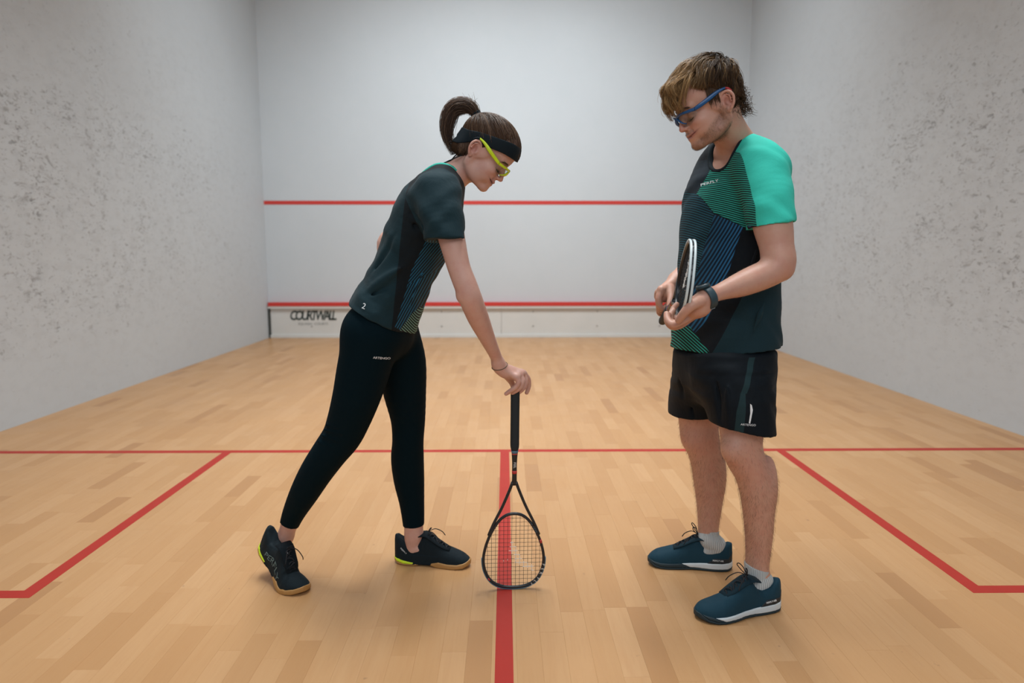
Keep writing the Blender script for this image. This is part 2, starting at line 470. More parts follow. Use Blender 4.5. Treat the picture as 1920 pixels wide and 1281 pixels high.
# beech strips: 70 mm wide, run from the back wall to the front wall
M_wood = mat('beech_strip', (.62, .38, .19), .36, Specular_IOR_Level=.42)
t = NT(M_wood); geo = t.n('ShaderNodeNewGeometry'); oi = t.n('ShaderNodeObjectInfo')
rnd = t.math('FRACT', t.math('ADD', oi.outputs['Random'], geo.outputs['Random Per Island']))
rnd2 = t.math('FRACT', t.math('MULTIPLY', rnd, 37.31))
cmb = t.n('ShaderNodeCombineXYZ'); X = t.xyz(geo.outputs['Position'])
t.l(t.math('MULTIPLY', X[0], 26.0), cmb.inputs[0]); t.l(t.math('MULTIPLY', X[1], 1.6), cmb.inputs[1]); t.l(t.math('MULTIPLY', rnd, 60.0), cmb.inputs[2])
grain = t.noise(cmb.outputs[0], 1.0, 5, .62, 1.2)
cmb2 = t.n('ShaderNodeCombineXYZ')
t.l(t.math('MULTIPLY', X[0], 150.0), cmb2.inputs[0]); t.l(t.math('MULTIPLY', X[1], 9.0), cmb2.inputs[1]); t.l(t.math('MULTIPLY', rnd, 60.0), cmb2.inputs[2])
fleck = t.noise(cmb2.outputs[0], 1.0, 3, .6)
tone = t.ramp(rnd2, [(0, (.385, .195, .080)), (.06, (.445, .236, .098)), (.30, (.48, .264, .115)), (.75, (.50, .280, .126)), (1, (.525, .302, .142))])
c1 = t.mix(t.math('MULTIPLY', t.ramp(grain, [(.35, 0.), (.7, 1.)]), .32), tone, (.43, .212, .080))
c2 = t.mix(t.math('MULTIPLY', t.ramp(fleck, [(.5, 0.), (.8, 1.)]), .22), c1, (.37, .175, .068))
knot = t.noise(geo.outputs['Position'], 31, 2)
c3 = t.mix(t.math('MULTIPLY', t.ramp(knot, [(.735, 0.), (.80, 1.)]), .5), c2, (.20, .10, .05))
t.color(c3)
scuff = t.noise(geo.outputs['Position'], 3.1, 4)
t.rough(t.math('ADD', t.math('MULTIPLY', scuff, .22), .27))
t.bump(fleck, .04, .002)
SW = 6.4 / 91; LENS = [.30, .36, .42, .48, .56]
def strip_mesh(L):
    x, y, b, z0 = SW / 2 - .00004, L / 2 - .00004, .00035, -.012
    V = [(-x, -y, z0), (x, -y, z0), (x, y, z0), (-x, y, z0), (-x, -y, -b), (x, -y, -b), (x, y, -b), (-x, y, -b),
         (-x + b, -y + b, 0), (x - b, -y + b, 0), (x - b, y - b, 0), (-x + b, y - b, 0)]
    Q = [(8, 9, 10, 11)] + [(4 + i, 4 + (i + 1) % 4, 8 + (i + 1) % 4, 8 + i) for i in range(4)] + [(i, (i + 1) % 4, 4 + (i + 1) % 4, 4 + i) for i in range(4)]
    return np.array(V), np.array(Q)
STRIPS = []
nrow = 91
for r in range(nrow):
    x = -HW + SW * (r + .5); y = -RNG.random() * .4
    while y < LEN:
        L = LENS[RNG.integers(len(LENS))]
        y1 = min(y + L, LEN); y0 = max(y, 0)
        if y1 - y0 > .03: STRIPS.append((x, (y0 + y1) / 2, y1 - y0, L))
        y += L
def inview(x, y, L):
    d = y + L / 2 - CP[1]
    if d < 1.28: return False
    return abs(x) < .752 * d + .05
vis = [s for s in STRIPS if inview(s[0], s[1], s[2])]
vis.sort(key=lambda s: s[1] - s[2] * .5 + abs(s[0]) * .12)
near = set(id(s) for s in vis[:300]); rest = []
cache = {}
for s in STRIPS:
    x, y, L, full = s
    if x + SW / 2 > HW + .02: x -= (x + SW / 2 - HW)
    if id(s) in near:
        key = round(L, 4)
        if key not in cache:
            me = mesh_np('floor_strip', *strip_mesh(L), smooth=False); me.materials.append(M_wood); cache[key] = me
        o = put('plank', cache[key], floor); o.matrix_parent_inverse = Matrix.Translation(floor.location).inverted()
        o.location = (x, y, 0)
    else:
        V, Q = strip_mesh(L); rest.append((V + np.array([x, y, 0]), Q))
V, Q = merge(rest)
keep(put('planks', mesh_np('planks', V, Q, False), None, M_wood, kind='stuff'), floor)

# painted lines (50 mm)
def line_poly(name, pts, parent, m, z=.0004, axis_='z'):
    n = len(pts); V = [(p[0], p[1], z) for p in pts] + [(p[0], p[1], z - .0008) for p in pts]
    me = bpy.data.meshes.new(name); me.from_pydata(V, [], [tuple(range(n)), tuple(range(2 * n - 1, n - 1, -1))] + [(i, n + i, n + (i + 1) % n, (i + 1) % n) for i in range(n)])
    me.materials.append(m); o = put(name, me); keep(o, parent); return o
line_poly('court_line', [(-HW, 4.26), (HW, 4.26), (HW, 4.31), (-HW, 4.31)], floor, M_red)
line_poly('court_line', [(-.025, 0), (.025, 0), (.025, 4.26), (-.025, 4.26)], floor, M_red)
for s in (-1, 1):
    pts = [(s * 1.55, 4.26), (s * 1.55, 2.61), (s * HW, 2.61), (s * HW, 2.66), (s * 1.60, 2.66), (s * 1.60, 4.26)]
    line_poly('court_line', pts if s > 0 else pts[::-1], floor, M_red)
slab('court_line', (0, LEN - .0015, 1.805), (2 * HW, .003, .05), M_red_wall, wall_front)

# the tin: board along the foot of the front wall with a red capping strip
M_tin = mat('tin_board_paint', (.66, .665, .64), .45); t = NT(M_tin); t.color(t.mix(t.noise(t.pos(), 4, 4), (.60, .61, .585), (.68, .68, .66)))
M_gap = mat('shadow_gap_black', (.05, .055, .05), .7); M_prn = mat('printed_black', (.03, .045, .04), .5); M_prn2 = mat('printed_grey', (.28, .30, .29), .5)
M_screw = mat('screw_steel', (.35, .36, .36), .35, .8)
tin = empty('tin', (0, LEN, 0), label='long low white metal board under the red strip at the foot of the front wall', category='tin board')
xs = [-HW + .03, -.05, HW - .01]
for a, b in zip(xs[:-1], xs[1:]):
    slab('panel', ((a + b) / 2, LEN - .020, .225), (b - a - .004, .02, .385), M_tin, tin)
slab('top_rail', (0, LEN - .0325, .415), (2 * HW - .02, .065, .03), M_tin, tin)
slab('red_strip', (0, LEN - .035, .456), (2 * HW - .03, .07, .05), M_red_wall, tin)['label'] = 'bright red capping strip'
slab('bottom_rail', (0, LEN - .024, .021), (2 * HW - .03, .046, .04), M_tin, tin)
slab('end_gap', (-HW + .014, LEN - .03, .21), (.022, .04, .42), M_gap, tin)
for x in (-2.62, -1.3, -.86, .38, 1.25, 2.1):
    for z in (.155, .355):
        a = np.arange(8) / 8 * 6.2832
        V, Q = tube([(x, LEN - .029, z), (x, LEN - .034, z)], .011, 8); keep(put('screw', mesh_np('screw', V, Q, False), None, M_screw), tin)
place_text('lettering', 'COURTWALL', .132, (-2.60, LEN - .0315, .298), (1, 0, 0), (0, 0, 1), M_prn, tin, shear=.2, spacing=.66, extrude=.001, bold=.0035, ysc=1.35)
place_text('lettering', 'COURTS', .050, (-2.49, LEN - .0315, .190), (1, 0, 0), (0, 0, 1), M_prn2, tin, spacing=.95, extrude=.001)
place_text('lettering', 'SQUASH', .050, (-2.71, LEN - .0315, .190), (1, 0, 0), (0, 0, 1), M_prn2, tin, spacing=.955, extrude=.001)
# glass back wall behind the photographer
M_glass = mat('court_glass', (.9, .95, .94), .02); M_glass.node_tree.nodes['Principled BSDF'].inputs['Transmission Weight'].default_value = 1.0
M_glass.node_tree.nodes['Principled BSDF'].inputs['Alpha'].default_value = .15
# ------------------------------------------------------------------ people: shared anatomy
class Frame:                   # local head frame: x forward, y to the person's side that the lens sees is cam_side, z up
    def __init__(s, O, fwd, up, k=1.0):
        s.O = np.asarray(O, float); f = np.asarray(fwd, float); f /= np.linalg.norm(f)
        u = np.asarray(up, float); u -= f * u.dot(f); u /= np.linalg.norm(u)
        s.f, s.u, s.r = f, u, np.cross(u, f); s.k = k      # rows of the basis: forward, lateral (left), up
        s.M = np.array([s.f, s.r, s.u])
    def p(s, x, y, z): return s.O + s.k * (x * s.f + y * s.r + z * s.u)
    def pts(s, A): A = np.asarray(A, float); return s.O + s.k * (A @ s.M)
    def inv(s, V): return ((np.asarray(V) - s.O) @ s.M.T) / s.k
def frame_from(O, yaw, pitch, roll, k):
    """yaw: heading of the face in plan (0 = +x), pitch: nod down, roll: tilt towards the left shoulder"""
    f = np.array([math.cos(yaw) * math.cos(pitch), math.sin(yaw) * math.cos(pitch), -math.sin(pitch)])
    u = np.array([math.cos(yaw) * math.sin(pitch), math.sin(yaw) * math.sin(pitch), math.cos(pitch)])
    r = np.cross(u, f); u = u * math.cos(roll) + r * math.sin(roll)
    return Frame(O, f, u, k)
def head(S, F, male):
    k = F.k
    _p = F.p
    class G:                     # the lower face is a little shorter than the drawing grid
        @staticmethod
        def p(x, y, z): return _p(x, y, z if z > -.01 else -.01 + (z + .01) * .86)
    def E(c, r, kk, op='u', R=None):
        M = F.M if R is None else R @ F.M
        S.ell(G.p(*c), np.asarray(r, float) * k, kk * k, op, M)
    def C(a, b, ra, rb, kk, op='u'): S.cone(G.p(*a), G.p(*b), ra * k, rb * k, kk * k, op)
    def CH(pts, kk, op='u', sub=3): S.chain([[*G.p(*q[:3]), q[3] * k] for q in pts], kk * k, sub, op)
    E((.014, 0, .054), (.094, .074, .083), .0)
    E((.038, 0, .058), (.070, .065, .064), .02)                  # forehead
    E((.050, 0, -.012), (.052, .058, .062), .02)                 # mid face
    E((.040, 0, -.050), (.050, .045, .036), .02)                 # lower face
    for s in (-1, 1):
        w_ = 1.06 if male else .97
        CH([(.004, s * .058 * w_, -.012, .014), (.008, s * .053 * w_, -.050, .015), (.045, s * .040 * w_, -.074, .014), (.082, s * .016 * w_, -.084, .013)], .016)
        E((.072, s * .040, -.012), (.024, .020, .017), .018)     # cheekbone
        E((.082, s * .026, -.040), (.018, .018, .016), .014)     # smiling cheek
        E((.012, s * .064, .022), (.03, .010, .03), .02)         # temple
        E((.050, s * .040, -.040), (.030, .016, .028), .02)      # cheek fullness
        if male: C((.096, s * .010, .036), (.088, s * .044, .036), .010, .008, .012)
        else: C((.094, s * .012, .036), (.086, s * .042, .036), .007, .006, .012)
    E((.092, 0, -.082), (.016, .020, .016), .012)                # chin
    E((.094, 0, -.048), (.015, .026, .022), .012)                # muzzle
    for s in (-1, 1):
        E((.108, s * .031, .013), (.017, .019, .0135), .010, 's')  # eye sockets
    for s in (-1, 1):
        E((.0855, s * .031, .0125), (.0135, .0150, .0120), .003) # closed lids over the eyeball
        C((.0975, s * .020, .0035), (.0915, s * .042, .0045), .0018, .0016, .004)
    # nose
    CH([(.097, 0, .030, .008), (.106, 0, .014, .0072), (.114, 0, -.002, .0074), (.1185, 0, -.015, .0085)], .010)
    for s in (-1, 1): E((.107, s * .0105, -.0185), (.0105, .0062, .0065), .006)
    E((.104, 0, -.022), (.011, .006, .005), .005)
    for s in (-1, 1): E((.110, s * .0062, -.0255), (.005, .0027, .003), .002, 's')
    # lips: a smile, corners drawn back and up along the cheek
    def arc(rows): return [(x, -y, z, r) for x, y, z, r in rows] + [(x, y, z, r) for x, y, z, r in rows[::-1][1:]]
    CH(arc([(.081, .038, -.0385, .0030), (.0965, .024, -.0425, .0042), (.1055, .010, -.0440, .0046), (.1075, 0, -.0425, .0046)]), .004)
    CH(arc([(.080, .035, -.0440, .0030), (.0935, .022, -.0505, .0046), (.1015, .009, -.0550, .0052), (.1035, 0, -.0560, .0052)]), .004)
    CH(arc([(.077, .042, -.0375, .0024), (.0960, .0265, -.0445, .0022), (.1065, .011, -.0490, .0020), (.1095, 0, -.0498, .0020)]), .0025, 's')
    CH([(.094, 0, -.0665, .006), (.09, .012, -.066, .004)], .008, 's')
    for s in (-1, 1):            # nasolabial fold of the smile
        CH([(.105, s * .016, -.022, .0016), (.098, s * .027, -.034, .0018), (.088, s * .033, -.048, .0014)], .006, 's')
        # ear: dish, rim, lobe, tragus
        R = np.array(Matrix.Rotation(s * .30, 3, 'Z') @ Matrix.Rotation(-.16, 3, 'Y'))
        e = lambda x, y, z: (x, s * (.0725 + y - x * .30), z)
        E(e(0, .0, .006), (.016, .0065, .028), .006, 'u', R)
        CH([(*e(.012, .003, .004), .0035), (*e(.013, .006, .020), .0038), (*e(.004, .010, .031), .0040), (*e(-.010, .013, .029), .0042), (*e(-.017, .014, .014), .0042), (*e(-.014, .012, -.004), .0040), (*e(-.005, .008, -.018), .0048)], .002)
        E(e(-.001, .004, -.021), (.007, .0042, .009), .004)
        E(e(-.001, .0095, .004), (.0095, .0085, .0135), .003, 's')
        CH([(*e(-.003, .008, .024), .0022), (*e(-.010, .009, .016), .0024), (*e(-.009, .008, .000), .0026)], .002)
        E(e(.011, .006, -.002), (.004, .0045, .007), .003)
def beard_w(L):
    x, y, z = L.T
    line = -.004 - (x - .018) * .72
    w = np.clip((line - z) / .016, 0, 1) * np.clip((x + .004) / .012, 0, 1) * (z > -.112)
    side_ = np.exp(-((x - .020) / .010) ** 2) * np.clip((.035 - z) / .02, 0, 1) * (z > -.03) * (np.abs(y) > .05)
    under = np.clip((z + .100) / .012, 0, 1)
    return np.clip(np.maximum(w * np.clip(under + (x > .05), 0, 1), side_ * .8), 0, 1) * np.where((x > .088) & (z > -.066) & (np.abs(y) < .026), .25, 1)
def face_colors(V, F, base, male):
    L = F.inv(V); x, y, z = L.T; z = np.where(z > -.01, z, -.01 + (z + .01) / .86); c = np.tile(np.array(base, np.float32), (len(V), 1))
    ins = (np.abs(y) < .11) & (z > -.13) & (z < .16) & (x > -.11) & (x < .15)
    def g(cx, cy, cz, sx, sy, sz):
        return np.exp(-(((x - cx) / sx) ** 2 + ((np.abs(y) - cy) / sy) ** 2 + ((z - cz) / sz) ** 2)) * ins
    def mx(wt, col, amt):
        nonlocal c
        wt = (np.clip(wt, 0, 1) * amt)[:, None]; c = c * (1 - wt) + np.array(col, np.float32) * wt
    red = (.56, .20, .155)
    mx(g(.085, .036, -.018, .03, .022, .018), red, .42); mx(g(.118, 0, -.014, .014, .013, .012), red, .55)
    mx(g(.0, .083, .006, .02, .02, .032), red, .40); mx(g(-.001, .080, .004, .009, .009, .013), (.30, .09, .06), .8)  # redder ears; the hollow's shade is painted into the skin colour
    lipz = -.0497 + .15 * np.abs(y) + 3.0 * y * y
    lip = (x > .076) * ins * np.exp(-((z - lipz + .001) / (.0070 if male else .0092)) ** 4) * np.exp(-((y / .039) ** 6))
    mx(lip, (.42, .13, .12), .8)
    mx((x > .072) * ins * np.exp(-((z - lipz) / .0024) ** 2) * np.exp(-((y / .045) ** 6)), (.08, .018, .018), .9)
    mx(g(.093, .031, .004, .014, .016, .0022), (.10, .05, .035), .8)       # lashes of the lowered lid
    mx(g(.088, .031, .010, .02, .02, .010), (.46, .24, .18), .45)
    mx(g(.112, .0062, -.0265, .005, .0035, .003), (.15, .04, .03), .8)
    hue = (.13, .075, .045) if not male else (.22, .14, .085)
    bz = .0345 - 6.0 * (np.abs(y) - .026) ** 2
    mx((x > .06) * ins * np.exp(-((z - bz) / .0038) ** 2) * np.exp(-(((np.abs(y) - .030) / .019) ** 4)), hue, .85)
    if male:
        n = np.sin(V[:, 0] * 900) * np.sin(V[:, 1] * 1100 + 1) * np.sin(V[:, 2] * 1000 + 2) * .5 + .5
        jaw = beard_w(np.stack([x, y, z], 1)) * ins
        mous = np.exp(-((z + .034) / .005) ** 2) * (x > .085) * (np.abs(y) < .03) * ins
        mx(np.clip(jaw + .4 * mous, 0, 1) * (.6 + .4 * n) * (1 - np.clip(lip, 0, 1)), (.20, .115, .065), .50)
    return c
def face_extras(S, F, person, male, m_brow):
    """brow hairs and lashes rooted on the modelled skin; teeth behind a parted smile"""
    def front(y, z):
        xs = np.arange(.135, .05, -.0008); zz = z if z > -.01 else -.01 + (z + .01) * .86
        d = S.sample(F.pts(np.stack([xs, np.full(len(xs), y), np.full(len(xs), zz)], 1))); j = np.flatnonzero(d < 0)
        return float(xs[j[0]]) if len(j) else .09
    br, la = [], []
    for sd in (-1, 1):
        for i in range(150):
            a = RNG.random(); y = sd * (.012 + .036 * a); z = .0345 + .003 * math.sin(a * 3) - .006 * max(0, a - .7) + RNG.normal(0, .0014); x = front(y, z)
            d = np.array([-.2, sd * 1.0, .25 - .6 * a]); d /= np.linalg.norm(d); p0 = np.array([x, y, z]); Lh = RNG.uniform(.004, .007)
            br.append(F.pts(np.array([p0, p0 + d * Lh * .5 + [.0010, 0, 0], p0 + d * Lh + [-.0005 - .3 * Lh * a, 0, 0]])))
        ys = np.linspace(.018, .045, 10); line = []
        for y in ys: line.append((front(sd * y, .0035 - .0025 * math.sin((y - .018) / .027 * math.pi)) + .0004, sd * y, .0035 - .0025 * math.sin((y - .018) / .027 * math.pi)))
        la.append((F.pts(np.array(line)), .0010))
        for x, y, z in line[1:]:
            for q in range(3): la.append((F.pts(np.array([[x, y, z], [x + .004, y + sd * .001, z - .003], [x + .0065, y + sd * (.002 + .001 * q), z - .0045]]) + [0, sd * .001 * q, 0]), .00035))
    hair_strands('eyebrows', br, .00028, m_brow, person)['kind'] = 'stuff'
    h_ = len(la) // 2
    for grp in (la[:h_], la[h_:]):
        V, Q = merge([tube(p, r, 4) for p, r in grp]); keep(put('eyelashes', mesh_np('eyelashes', V, Q), None, M_lash), person)
    ys = np.linspace(-.041, .041, 25); line = np.array([(front(y, -.0499 + .15 * abs(y) + 3.0 * y * y), y, -.0499 + .15 * abs(y) + 3.0 * y * y) for y in ys])
    line[1:-1, 0] = (line[:-2, 0] + line[1:-1, 0] + line[2:, 0]) / 3
    line[:, 2] = np.where(line[:, 2] > -.01, line[:, 2], -.01 + (line[:, 2] + .01) * .86); open_ = 1.0 if male else 1.7
    r = np.interp(np.abs(ys), [0, .02, .036, .041], [.0011, .0011, .0010, .0003]) * (1 if male else 1.25)
    V, Q = tube(F.pts(line - [.0003, 0, 0]), r, 8, r2=r * open_, up=F.f); keep(put('mouth_line', mesh_np('mouth_line', V, Q), None, M_mouth), person)
M_mouth = mat('mouth_dark', (.10, .020, .018), .5)
M_lash = mat('lash_dark', (.015, .009, .006), .6); M_teeth = mat('tooth_enamel', (.72, .68, .60), .3)
def skin_mat(name, mott):
    m = mat(name, (.6, .35, .26), .48, Subsurface_Weight=.12, Subsurface_Scale=.012); t = NT(m)
    m.node_tree.nodes['Principled BSDF'].inputs['Subsurface Radius'].default_value = (1.0, .35, .2)
    a = t.n('ShaderNodeVertexColor', layer_name='Col'); p = t.pos()
    n1 = t.noise(p, 38, 4, .6); n2 = t.noise(p, 300, 2, .6)
    c = t.mix(t.math('MULTIPLY', t.ramp(n1, [(.42, 0.), (.72, 1.)]), mott), a.outputs[0], (.50, .19, .14))
    t.color(c); t.bump(t.math('ADD', t.math('MULTIPLY', n2, .5), t.math('MULTIPLY', n1, .8)), .12, .0022); return m
M_skin_w = skin_mat('skin_light', .30); M_skin_m = skin_mat('skin_ruddy', .34)
def hand(S, wrist, mcps, fingers, thumb, rp, k=.006):
    """wrist (x,y,z,r); mcps: 4 knuckle points; fingers: 4 lists of (x,y,z,r) from the knuckle out; thumb: list"""
    for i, m in enumerate(mcps):
        S.cone(wrist[:3], m, wrist[3] * .62, rp, .012)
    for a, b in zip(mcps[:-1], mcps[1:]): S.cone(a, b, rp * 1.02, rp * 1.02, .008)
    mid = (np.array(mcps[1]) + np.array(mcps[2])) / 2; S.cone(np.array(wrist[:3]) * .5 + mid * .5, mid, rp * 1.25, rp, .012)
    for f in fingers: S.chain(f, k, 3)
    S.chain(thumb, .006, 3)
def hair_strands(name, paths, r, m, parent, sides=3, taper=True):
    parts = []
    for p in paths:
        n = len(p); rr = r * (np.linspace(1, .25, n) if taper else np.ones(n))
        parts.append(tube(p, rr, sides))
    V, Q = merge(parts)
    return keep(put(name, mesh_np(name, V, Q), None, m), parent)
def hair_mat(name, dark, mid, light, li=.6):
    m = mat(name, mid, .42, Specular_IOR_Level=.35); t = NT(m); g = t.n('ShaderNodeNewGeometry')
    t.color(t.ramp(g.outputs['Random Per Island'], [(0, dark), (.5, mid), (li + .2, mid), (1, light)])); return m
def fabric(name, col, rough=.85, wr=.12, scale=(14, 14, 5), sheen=.25):
    m = mat(name, col, rough); t = NT(m)
    m.node_tree.nodes['Principled BSDF'].inputs['Sheen Weight'].default_value = sheen * .12; m.node_tree.nodes['Principled BSDF'].inputs['Specular IOR Level'].default_value = .18
    p = t.pos(); w1 = t.noise(t.scale(p, scale), 1.0, 4, .55, .6); w2 = t.noise(p, 420, 2)
    t.bump(t.math('ADD', t.math('MULTIPLY', w1, 1.0), t.math('MULTIPLY', w2, .05)), wr * 3, .02)
    return m
def half(t, X, Z, x0, z0, x1, z1, soft=.0012):
    """1 on the left of the directed line (x0,z0)->(x1,z1) in the x-z plane"""
    dx, dz = x1 - x0, z1 - z0; L = math.hypot(dx, dz); nx, nz = -dz / L, dx / L
    d = t.math('ADD', t.math('MULTIPLY', X, nx), t.math('ADD', t.math('MULTIPLY', Z, nz), -(x0 * nx + z0 * nz)))
    return t.math('ADD', t.math('MULTIPLY', d, 1 / soft), .5, clamp=True)
def poly_mask(t, X, Z, pts):   # convex polygon, counter-clockwise in (x, z)
    m = None
    for a, b in zip(pts, pts[1:] + pts[:1]):
        h = half(t, X, Z, a[0], a[1], b[0], b[1]); m = h if m is None else t.math('MULTIPLY', m, h)
    return m
def stripes(t, X, Z, ang, period, duty=.5, soft=8):
    c, s = math.cos(ang), math.sin(ang)
    q = t.math('ADD', t.math('MULTIPLY', X, -s / period), t.math('MULTIPLY', Z, c / period))
    f = t.math('ABSOLUTE', t.math('SUBTRACT', t.math('FRACT', q), .5))
    return t.math('ADD', t.math('MULTIPLY', t.math('SUBTRACT', f, .5 - duty / 2), soft), .5, clamp=True)
def XZ(u, v, Y): q = P(u, v, Y); return (float(q[0]), float(q[2]))

# ------------------------------------------------------------------ shoes (canonical: heel at x=0, toe at x=1, scaled by L)
def shoe_fields(L, hi, collar, topline, toe_h, sole_top, sole_bot, opening):
    h = .0022
    ax = axis(-.03 * L, h, 1.05 * L); ay = axis(-.21 * L, h, .21 * L); az = axis(-.02 * L, h, (hi + .05) * L)
    xs = np.array([-.02, 0, .04, .12, .22, .35, .5, .64, .75, .85, .93, .98, 1.0, 1.02])
    wv = np.array([.0, .05, .088, .112, .118, .115, .125, .150, .162, .155, .125, .078, .04, 0.0]) * L
    cv = np.array([0, 0, 0, 0, 0, .004, .010, .014, .012, .004, -.008, -.014, -.016, -.016]) * L
    def outline(x, y, grow=0.0):
        xl = x / L; w_ = np.interp(xl, xs, wv); c_ = np.interp(xl, xs, cv)
        return (np.abs(y - c_) - w_ - grow) * np.where((xl < .06) | (xl > .92), .6, .95)
    def upper(x, y, z):
        xl = x / L; tp = np.interp(xl, topline[0], topline[1]) * L; b = np.interp(xl, sole_top[0], sole_top[1]) * L - .004
        w_ = np.interp(xl, xs, wv) * .97; c_ = np.interp(xl, xs, cv)
        zz = np.clip((z - b) / np.maximum(tp - b, .004), -.5, 2)
        narrow = 1 - .06 * np.clip(zz, 0, 1) - .20 * np.clip(zz, 0, 1) ** 2 * np.clip((xl - .2) / .3, 0, 1)
        q = (np.abs((y - c_) / np.maximum(w_ * narrow, .002)) ** 2.7 + np.clip(zz, 0, 2) ** 3.6) ** (1 / 2.7)
        d = (q - 1) * np.minimum(np.maximum(w_, .004), np.maximum(tp - b, .01)) * .8
        return np.maximum(np.maximum(d, b - z), np.maximum(-x - .001, x - 1.001 * L))
    def S(): return SDF(ax, ay, az, .03)
    U = S(); lo = (0, -.2 * L, 0); hi_ = (L, .2 * L, (hi + .03) * L)
    U.put(upper, lo, hi_, .0)
    oc, orr, R = opening
    U.ell(np.array(oc) * L, np.array(orr) * L, .012, 's', R)
    def sole(x, y, z):
        xl = x / L; tp = np.interp(xl, sole_top[0], sole_top[1]) * L; b = np.interp(xl, sole_bot[0], sole_bot[1]) * L
        flare = .004 * (1 - np.clip((z - b) / np.maximum(tp - b, .004), 0, 1)) - .003
        d = outline(x, y, .0035 + flare * .4); v = np.abs(z - (tp + b) / 2) - (tp - b) / 2
        k = .004; hh = np.maximum(k - np.abs(d - v), 0) / k
        return np.maximum(np.maximum(d, v) + hh * hh * k * .25, np.maximum(-x - .005, x - 1.012 * L))
    return S, U, sole, outline, lo, hi_
def bend(V, L, O, yaw, pitch, flip, bx=.70, toe_lift=0.0):
    V = np.array(V, float); V[:, 1] *= flip
    x0 = bx * L; a = pitch * np.clip((x0 + .10 * L - V[:, 0]) / (.18 * L), 0, 1)
    # rotate everything behind the ball of the foot upwards (heel off the floor)
    dx = V[:, 0] - x0; dz = V[:, 2]
    V[:, 0] = x0 + dx * np.cos(a) + dz * np.sin(a); V[:, 2] = -dx * np.sin(a) + dz * np.cos(a)
    c, s = math.cos(yaw), math.sin(yaw)
    return np.stack([O[0] + V[:, 0] * c - V[:, 1] * s, O[1] + V[:, 0] * s + V[:, 1] * c, O[2] + V[:, 2]], 1)
def lace_paths(L, topline, x0, x1, n, half_w, lift=.006):
    xs_ = np.linspace(x0, x1, n); P_ = []
    tz = lambda x: np.interp(x, topline[0], topline[1]) * L
    for i, x in enumerate(xs_):
        hw = half_w * L; pts = []
        for q in np.linspace(-1, 1, 9):
            pts.append((x * L + .004 * q, q * hw, tz(x) + lift - .016 * q * q - .002))
        P_.append(np.array(pts))
        if i < n - 1:
            x2 = xs_[i + 1]; sg = 1 if i % 2 else -1
            P_.append(np.array([((x + (x2 - x) * t_) * L, sg * hw * (1 - 2 * t_), tz(x + (x2 - x) * t_) + lift + .001 - .016 * (1 - 2 * t_) ** 2) for t_ in np.linspace(0, 1, 9)]))
    return P_
# ------------------------------------------------------------------ the woman
WY = 2.66
woman = empty('person', (-.38, 2.72, 0), label='person in a dark shirt and black leggings bending to steady a racket with one hand', category='person')
FW = frame_from(P(895, 286, 2.64), math.radians(-4), math.radians(42), math.radians(-3), .905)
S = SDF(axis(-.98, .0045, -.27, .0025, -.02, .002, .12), axis(2.36, .003, 2.46, .0025, 2.78, .0035, 3.02), axis(.04, .0045, .60, .002, .80, .0045, 1.30, .002, 1.60), .04)
UL = (0.10, 1, 0)
TORSO = [(716, 622, 2.66, 88, 58), (728, 582, 2.66, 80, 52), (748, 530, 2.66, 70, 46), (772, 478, 2.66, 76, 50), (796, 425, 2.66, 84, 54), (816, 378, 2.66, 82, 44), (832, 348, 2.66, 48, 30), (842, 334, 2.66, 30, 24)]
S.loft(nodes(TORSO), UL, .02)
LEG_N = [(700, 622, 2.585, 52), (690, 660, 2.59, 49.5), (680, 700, 2.60, 47), (669, 742, 2.61, 43), (655, 785, 2.63, 38.5), (641, 818, 2.645, 35), (619, 848, 2.655, 32), (594, 884, 2.675, 29.5), (572, 922, 2.70, 26), (552, 960, 2.735, 20), (541, 988, 2.76, 16), (536, 1005, 2.775, 15.5)]
LEG_F = [(735, 630, 2.745, 50), (752, 680, 2.76, 45), (759, 735, 2.78, 38.5), (765, 785, 2.80, 31), (765, 825, 2.81, 28), (764, 860, 2.83, 29.5), (767, 900, 2.845, 27.5), (772, 940, 2.855, 22.5), (775, 975, 2.86, 19.5), (776, 1005, 2.86, 17.5)]
for Lg in (LEG_N, LEG_F): S.chain(limb(Lg), .025)
S.ell(P(694, 628, 2.60), PX(2.6, 52) * np.array([.95, 1, 1]), .03)
S.ell(P(704, 618, 2.74), PX(2.74, 50), .03)
# feet (inside the shoes)
S.chain([[*P(536, 1003, 2.775), .0255], [*(P(528, 1035, 2.79)), .024], [-.80, 2.785, .085, .022], [-.74, 2.72, .045, .018], [-.69, 2.68, .030, .013]], .012)
S.chain([[*P(776, 1003, 2.86), .031], [*P(775, 1028, 2.86), .028], [-.315, 2.855, .055, .024], [-.24, 2.845, .04, .018], [-.18, 2.835, .03, .013]], .012)
# neck
S.loft(nodes([(826, 350, 2.66, 40, 32), (848, 334, 2.655, 30, 27), (868, 318, 2.65, 27, 26), (888, 302, 2.645, 27, 27)]), UL, .02)
# near (right) arm
ARM_W = [(824, 372, 2.53, 32), (838, 412, 2.495, 28), (848, 452, 2.475, 24.5), (860, 500, 2.465, 21.5), (873, 535, 2.46, 21.8), (883, 562, 2.465, 21.8), (897, 597, 2.50, 20), (915.5, 638, 2.55, 14.5), (929, 667, 2.59, 11.3), (938, 689, 2.61, 10.6)]
S.chain(limb(ARM_W), .02)
S.ell(P(866, 556, 2.455), PX(2.45, 10), .012)
# far arm bent behind the back: only its elbow shows
S.chain(limb([(826, 368, 2.83, 34), (790, 405, 2.88, 28), (752, 440, 2.91, 23), (727, 458, 2.92, 20), (735, 500, 2.90, 18), (745, 540, 2.87, 14)]), .02)
S.ell(P(747, 552, 2.86), (.03, .02, .035), .015)
